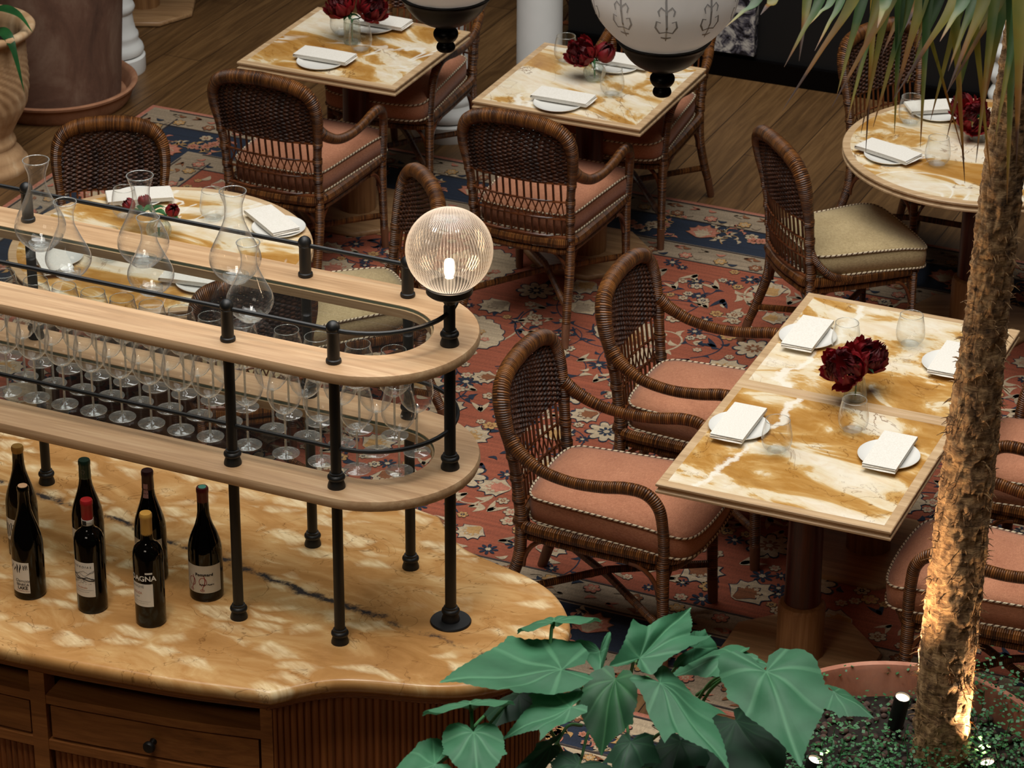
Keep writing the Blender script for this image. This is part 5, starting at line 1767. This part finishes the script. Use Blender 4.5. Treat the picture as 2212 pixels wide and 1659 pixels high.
# spotlights in the planter
def spot(u, v, z, aim, label):
    p = at(u, v, z); d = (Vector(aim)-p).normalized()
    t = thing('garden_spotlight', label, 'spotlight', (p.x, p.y, SO), 0, 'small planter spotlights')
    o_ = Vector((0, 0, z-SO))
    q = Vector((0, 0, 1)).rotation_difference(d).to_matrix().to_4x4()
    mb = MB(); mb.lathe([(0, -.11), (.018, -.11), (.0215, -.10), (.0215, .0), (.019, .0), (.019, -.012), (0, -.012)], 24); mb.xf(Matrix.Translation(o_) @ q)
    mb.tube([(0, 0, -.02), o_ - d*.07], .006, 8)
    obj('housing', mb, M['black'], t)
    mb = MB(); mb.lathe([(0, -.006), (.0185, -.006), (.0185, -.009), (0, -.009)], 24); mb.xf(Matrix.Translation(o_) @ q); obj('lens', mb, M['spot_lens'], t)
    return p, d
SP = [spot(1950, 1505, .80, pb + Vector((.0, -.02, .95)), 'lit planter spotlight left of the palm trunk'),
      spot(1762, 1640, .72, pb + Vector((-.1, -.1, 1.0)), 'lit planter spotlight below the broad leaves'),
      spot(2132, 1645, .70, pb + Vector((.0, -.03, .55)), 'lit planter spotlight right of the palm trunk')]

# ------------------------------------------------------------------ broad-leaved plant in front
SHAPE = {}
def lobes(kind):
    """half outlines in leaf units: x along the midrib (stalk at 0), y sideways"""
    if kind == 'maple':
        return [(-.02, 0), (-.16, .08), (-.24, .20), (-.23, .37), (-.08, .38), (.04, .43), (.2, .53), (.44, .68), (.43, .50), (.45, .37), (.56, .31), (.68, .22), (.80, .12), (.9, .05), (1.0, 0)]
    if kind == 'heart':
        return [(-.02, 0), (-.20, .10), (-.25, .24), (-.16, .42), (0, .52), (.14, .54), (.28, .52), (.42, .56), (.46, .46), (.58, .38), (.70, .28), (.82, .16), (.92, .07), (1.0, 0)]
    return [(-.02, 0), (-.16, .08), (-.2, .2), (-.10, .34), (.06, .40), (.12, .54), (.24, .42), (.38, .38), (.5, .40), (.56, .28), (.72, .2), (.86, .1), (1.0, 0)]
plant = thing('broad_leaf_plant', 'broad-leaved green plant with maple-like leaves in front of the counter end', 'plant', Vector((.28, 5.75, 0)))
PO = plant.location
def broad(att, tip, sl, sr, kind, d=6.0, dt=.0, dl=.0, dr=.0, mat='leaf', droop=.035, stem_to=None):
    """stalk end, tip and the widest point of either side, each with its depth behind/before the stalk end"""
    A = far(att[0], att[1], d)
    m = far(tip[0], tip[1], d+dt) - A
    L = m.length
    h = lobes(kind)
    wx, wy = max(h, key=lambda p: p[1])
    SL = (far(sl[0], sl[1], d+dl) - A - m*wx)/wy
    SR = (far(sr[0], sr[1], d+dr) - A - m*wx)/wy
    nrm = m.cross(SL - SR); nrm.normalize()
    if nrm.dot(EYE - A) < 0: nrm = -nrm
    rnd = random.Random(int(att[0]*7+att[1]))
    def jag(pts):
        out = []
        for (x0, y0), (x1, y1) in zip(pts, pts[1:]):
            for k in range(4):
                t = k/4
                j = (.010 if k % 2 else -.006)
                out.append((x0+(x1-x0)*t, max(0, y0+(y1-y0)*t + (j if y0+y1 > .02 else 0))))
        out.append(pts[-1]); return out
    outl = jag(h)
    ph = rnd.random()*6
    def P(x, y, S):
        r = math.hypot(x, y)
        an = math.atan2(y, x)
        dv = min(abs(an-q) for q in (0, .62, 1.35, 2.2))
        z = -droop*r*r - .026*r*math.exp(-(dv/.11)**2) + .012*r*sin(9*an+ph) + .018*sin(8*x+6*y+ph)
        return A - PO + m*x + S*y + nrm*z*L, dv*max(.2, r)*7
    nr_ = 9
    mb = MB()
    for S in (SL, SR):
        base = len(mb.v); cols = []
        for (x, y) in outl:
            for k in range(1, nr_+1):
                p, dv = P(x*k/nr_, y*k/nr_, S); mb.v.append(p); cols.append(dv)
        ci = len(mb.v); mb.v.append(P(0, 0, S)[0])
        for i in range(len(outl)-1):
            a, b = base+i*nr_, base+(i+1)*nr_
            mb.face([ci, a, b], [(0, 0), (cols[i*nr_], 0), (cols[(i+1)*nr_], 0)])
            for k in range(nr_-1):
                mb.face([a+k, a+k+1, b+k+1, b+k], [(cols[i*nr_+k], 0), (cols[i*nr_+k+1], 0), (cols[(i+1)*nr_+k+1], 0), (cols[(i+1)*nr_+k], 0)])
    o = obj('leaf', mb, M[mat], plant, 80)
    mb = MB()
    root = stem_to or Vector((A.x*.6+.11, 5.76, A.z-.45))
    a_ = A - PO - nrm*.006; b_ = root - PO
    mb.tube(catmull([a_, a_*.8+b_*.2 + Vector((0, .015, -.01)), a_*.45+b_*.55 + Vector((0, .02, .01)), b_], 5), [.0026, .003, .0036, .004], 7)
    obj('stalk', mb, M['stem'], o)
broad((1384, 1417), (1500, 1295), (1370, 1330), (1541, 1366), 'maple', 6.05, .22, .05, .1)
broad((1213, 1451), (949, 1463), (1113, 1497), (1098, 1373), 'heart', 6.1, -.05, -.12, .2)
broad((1655, 1448), (1728, 1622), (1570, 1496), (1800, 1485), 'heart', 6.1, -.22, -.05, -.05, 'leaf', .12)
broad((1425, 1478), (1589, 1641), (1440, 1592), (1577, 1532), 'maple', 6.0, -.2, -.15, .05, 'leaf', .10)
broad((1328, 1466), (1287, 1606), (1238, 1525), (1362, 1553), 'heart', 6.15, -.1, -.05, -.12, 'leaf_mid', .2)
broad((1233, 1529), (1079, 1583), (1165, 1590), (1140, 1490), 'maple', 6.0, -.1, -.12, .1, 'leaf', .06)
broad((1015, 1517), (1018, 1505), (910, 1531), (1114, 1507), 'heart', 5.9, .22, .08, .10, 'leaf', .1, far(1020, 1585, 5.92))
broad((1196, 1338), (1200, 1322), (1115, 1352), (1300, 1326), 'heart', 6.3, .25, .08, .1, 'leaf', .1, far(1188, 1400, 6.28))
broad((1023, 1583), (1035, 1685), (955, 1622), (1096, 1622), 'heart', 5.85, -.15, -.05, -.05, 'leaf', .12)
broad((940, 1651), (832, 1676), (905, 1596), (925, 1700), 'heart', 5.8, -.1, .1, -.1, 'leaf', .08)
broad((1296, 1407), (1300, 1452), (1243, 1396), (1322, 1376), 'heart', 6.3, -.1, .0, .1, 'leaf', .08)
broad((1591, 1412), (1440, 1450), (1510, 1408), (1548, 1456), 'heart', 6.3, -.05, .12, -.08, 'leaf', .06)
broad((1600, 1418), (1662, 1432), (1600, 1398), (1630, 1462), 'heart', 6.32, -.05, .1, -.08, 'leaf', .06)
broad((1801, 1493), (1892, 1536), (1842, 1496), (1815, 1545), 'heart', 6.3, -.05, .08, -.06, 'leaf', .1)
broad((1499, 1400), (1556, 1397), (1524, 1358), (1478, 1440), 'heart', 6.2, .1, .12, -.05, 'leaf', .06)
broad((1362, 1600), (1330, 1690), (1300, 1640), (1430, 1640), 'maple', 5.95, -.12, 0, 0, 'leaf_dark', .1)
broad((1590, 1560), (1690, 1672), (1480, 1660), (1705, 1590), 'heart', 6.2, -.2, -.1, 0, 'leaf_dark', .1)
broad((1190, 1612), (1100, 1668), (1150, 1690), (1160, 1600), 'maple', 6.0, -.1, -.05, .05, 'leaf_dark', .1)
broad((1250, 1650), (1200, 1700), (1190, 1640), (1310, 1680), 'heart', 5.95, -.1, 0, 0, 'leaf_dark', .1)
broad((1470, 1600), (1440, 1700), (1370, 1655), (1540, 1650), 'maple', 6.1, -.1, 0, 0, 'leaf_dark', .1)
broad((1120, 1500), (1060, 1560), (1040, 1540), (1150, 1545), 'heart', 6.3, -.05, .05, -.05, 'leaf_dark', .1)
mb = MB(); mb.tube(catmull([(0, 0, .02), (.02, .0, .6), (-.01, .01, 1.1), (.03, -.03, 1.45)], 6), [.02, .018, .014, .009], 10)
mb.tube(catmull([(.005, .005, .95), (.12, .0, 1.2), (.22, -.02, 1.36)], 6), [.012, .01, .007], 8)
mb.tube(catmull([(0, .0, .9), (-.1, -.02, 1.15), (-.17, -.05, 1.33)], 6), [.012, .01, .007], 8)
obj('stem', mb, M['stem'], plant)
mb = MB(); mb.lathe([(0, 0), (.13, 0), (.14, .01), (.18, .34), (.195, .345), (.195, .375), (.18, .375), (.175, .33), (0, .33)], 48)
tag(obj('plant_pot', mb, M['terra_brown'], None, 40, None, PO), 'terracotta pot holding the broad-leaved plant, mostly out of view', 'pot')
# ------------------------------------------------------------------ hanging lanterns
def lantern(label, u, v, dist):
    ring = far(u, v, dist)
    t = thing('pendant_lantern', label, 'lantern', ring, 0, 'hanging frosted lanterns')
    k = dist/FPX            # metres per pixel at that distance
    mb = MB()
    mb.lathe(catm2([(0, -.057), (.012, -.0565), (.021, -.053), (.0245, -.045), (.022, -.036), (.0185, -.031), (.025, -.025), (.0315, -.014), (.0315, -.003), (.026, .005), (.0225, .009), (.030, .015), (.052, .024), (.080, .042), (.100, .066), (.112, .086), (.117, .093), (.118, .098), (.113, .101), (0, .1015)]), 44)
    obj('finial', mb, M['lacquer'], t, 35)
    mb = MB()
    def scal(a, z, r): return 1 + .018*abs(cos(5*(a+PI/2)))*max(0, min(1, (z-.07)/.05))
    prof = [(.108, .070), (.128, .088), (.152, .115), (.172, .145), (.183, .175), (.187, .205), (.187, .26), (.187, .32), (.180, .36), (.165, .40), (.14, .44), (.115, .465), (.10, .47)]
    prof = [(a, b+.028) for a, b in prof]
    mb.lathe(catm2(prof), 144, (0, 0, 0), scal)
    sh = obj('frosted_shade', mb, M['frost'], t, 80)
    # etched ornaments on the shade panels
    mb = MB()
    P = catmull([(a, 0, b) for a, b in prof], 6)
    def onsh(x, z, a0):
        r = .187
        for p, q in zip(P, P[1:]):
            if p.z <= z <= q.z: r = p.x+(q.x-p.x)*(z-p.z)/max(1e-6, q.z-p.z)
        r = r*1.018 + .0012
        a = a0 + x/.187
        return Vector((r*cos(a), r*sin(a), z))
    def st(pts, w, a0):

        L_, R_ = [], []
        n = len(pts)
        for i, p in enumerate(pts):
            a, b = pts[max(0, i-1)], pts[min(n-1, i+1)]
            d = Vector((b[0]-a[0], b[1]-a[1])).normalized()
            ww = w*(.3+.7*sin(PI*(i+.5)/n))
            L_.append((p[0]-d.y*ww, p[1]+d.x*ww)); R_.append((p[0]+d.y*ww, p[1]-d.x*ww))
        for i in range(n-1):
            b = len(mb.v)
            mb.v += [onsh(*q, a0) for q in (L_[i], R_[i], R_[i+1], L_[i+1])]
            mb.face([b, b+1, b+2, b+3])
    for k6 in range(10):
        mb = MB()
        a0 = k6*PI/5 - PI/2 - .02
        cz = .232; K_ = 1.7
        q = lambda pts: [(x*K_, cz+(z-.205)*K_) for x, z in pts]
        cz0 = .205
        st(q([(0, .160), (.001, .185), (0, .205), (-.001, .225), (0, .255)]), .0030, a0)
        for s in (1, -1):
            st(q([(0, .177), (s*.010, .175), (s*.016, .185), (s*.014, .195), (s*.008, .193)]), .0027, a0)
            st(q([(0, .210), (s*.008, .217), (s*.012, .211), (s*.010, .203)]), .0025, a0)
            st(q([(0, .235), (s*.009, .239), (s*.013, .249), (s*.007, .257)]), .0026, a0)
        st(q([(-.008, .167), (0, .165), (.008, .167)]), .003, a0)
        obj('etched_ornament', mb, M['etch'], sh, 80)
    mb = MB(); mb.lathe([(0, .495), (.10, .495), (.105, .50), (.10, .505), (.06, .515), (.03, .53), (.012, .55), (0, .55)], 36)
    obj('cap', mb, M['lacquer'], t)
    mb = MB(); mb.tube([(0, 0, .54), (0, 0, 2.3)], .006, 8); obj('chain', mb, M['black'], t)
    return t
D_ = 8.0
lantern('frosted glass pendant lantern with black finial, right of the two', 1431, 163, D_)
lantern('frosted pendant lantern mostly out of frame, left of the two', 963, 66, D_)

# ------------------------------------------------------------------ light
def area(name, loc, target, size, power, col, sy=None):
    l = bpy.data.lights.new(name, 'AREA'); l.shape = 'RECTANGLE'; l.size = size; l.size_y = sy or size
    l.energy = power; l.color = col
    o = bpy.data.objects.new(name, l); COL.objects.link(o)
    o.location = loc
    o.rotation_euler = (Vector(target)-Vector(loc)).to_track_quat('-Z', 'Y').to_euler()
    return o
area('skylight', (0.3, 8.6, 7.5), (0.3, 8.5, 0), 6.4, 690, (1.0, .985, .955), 6.6)
area('camera_side_fill', (-2.5, 1.5, 6.0), (-.3, 7.5, .8), 2.0, 42, (1.0, .86, .7), 1.2)  # unseen fill lamp added on the camera side to lift the counter front
o = area('counter_fill', (-.9, 4.9, 7.2), (-.5, 6.6, 1.2), 1.2, 15, (1.0, .93, .84), .8)  # unseen fill added overhead to brighten the counter and lower shelf rim
o.data.spread = math.radians(60)
def spot_lamp(name, loc, d, power, ang, col, blend=.6, r=.015):
    l = bpy.data.lights.new(name, 'SPOT'); l.energy = power; l.spot_size = ang; l.spot_blend = blend; l.color = col; l.shadow_soft_size = r
    o = bpy.data.objects.new(name, l); COL.objects.link(o); o.location = loc
    o.rotation_euler = Vector(d).to_track_quat('-Z', 'Y').to_euler()
for (p, d), pw, an in zip(SP, (110, 95, 40), (1.0, 1.0, 1.1)):
    spot_lamp('planter_spot', p + d*.012, d, pw, an, (1.0, .66, .36))
l = bpy.data.lights.new('globe_glow', 'POINT'); l.energy = .8; l.color = (1, .70, .46); l.shadow_soft_size = .02
o = bpy.data.objects.new('globe_glow', l); COL.objects.link(o); o.location = P3 + Vector((0, 0, ZC+GZ+.01))
w = bpy.data.worlds.new('dim_room'); scene.world = w; w.use_nodes = True
bg = w.node_tree.nodes['Background']; bg.inputs[0].default_value = (.9, .8, .68, 1); bg.inputs[1].default_value = .015
vs = scene.view_settings
vs.view_transform = 'Standard'; vs.look = 'None'; vs.exposure = 0; vs.gamma = 1
cy = scene.cycles
cy.max_bounces = 10; cy.diffuse_bounces = 3; cy.glossy_bounces = 3; cy.transmission_bounces = 6; cy.transparent_max_bounces = 64
cy.caustics_reflective = False; cy.caustics_refractive = False
cy.sample_clamp_indirect = 4
cy.use_denoising = True
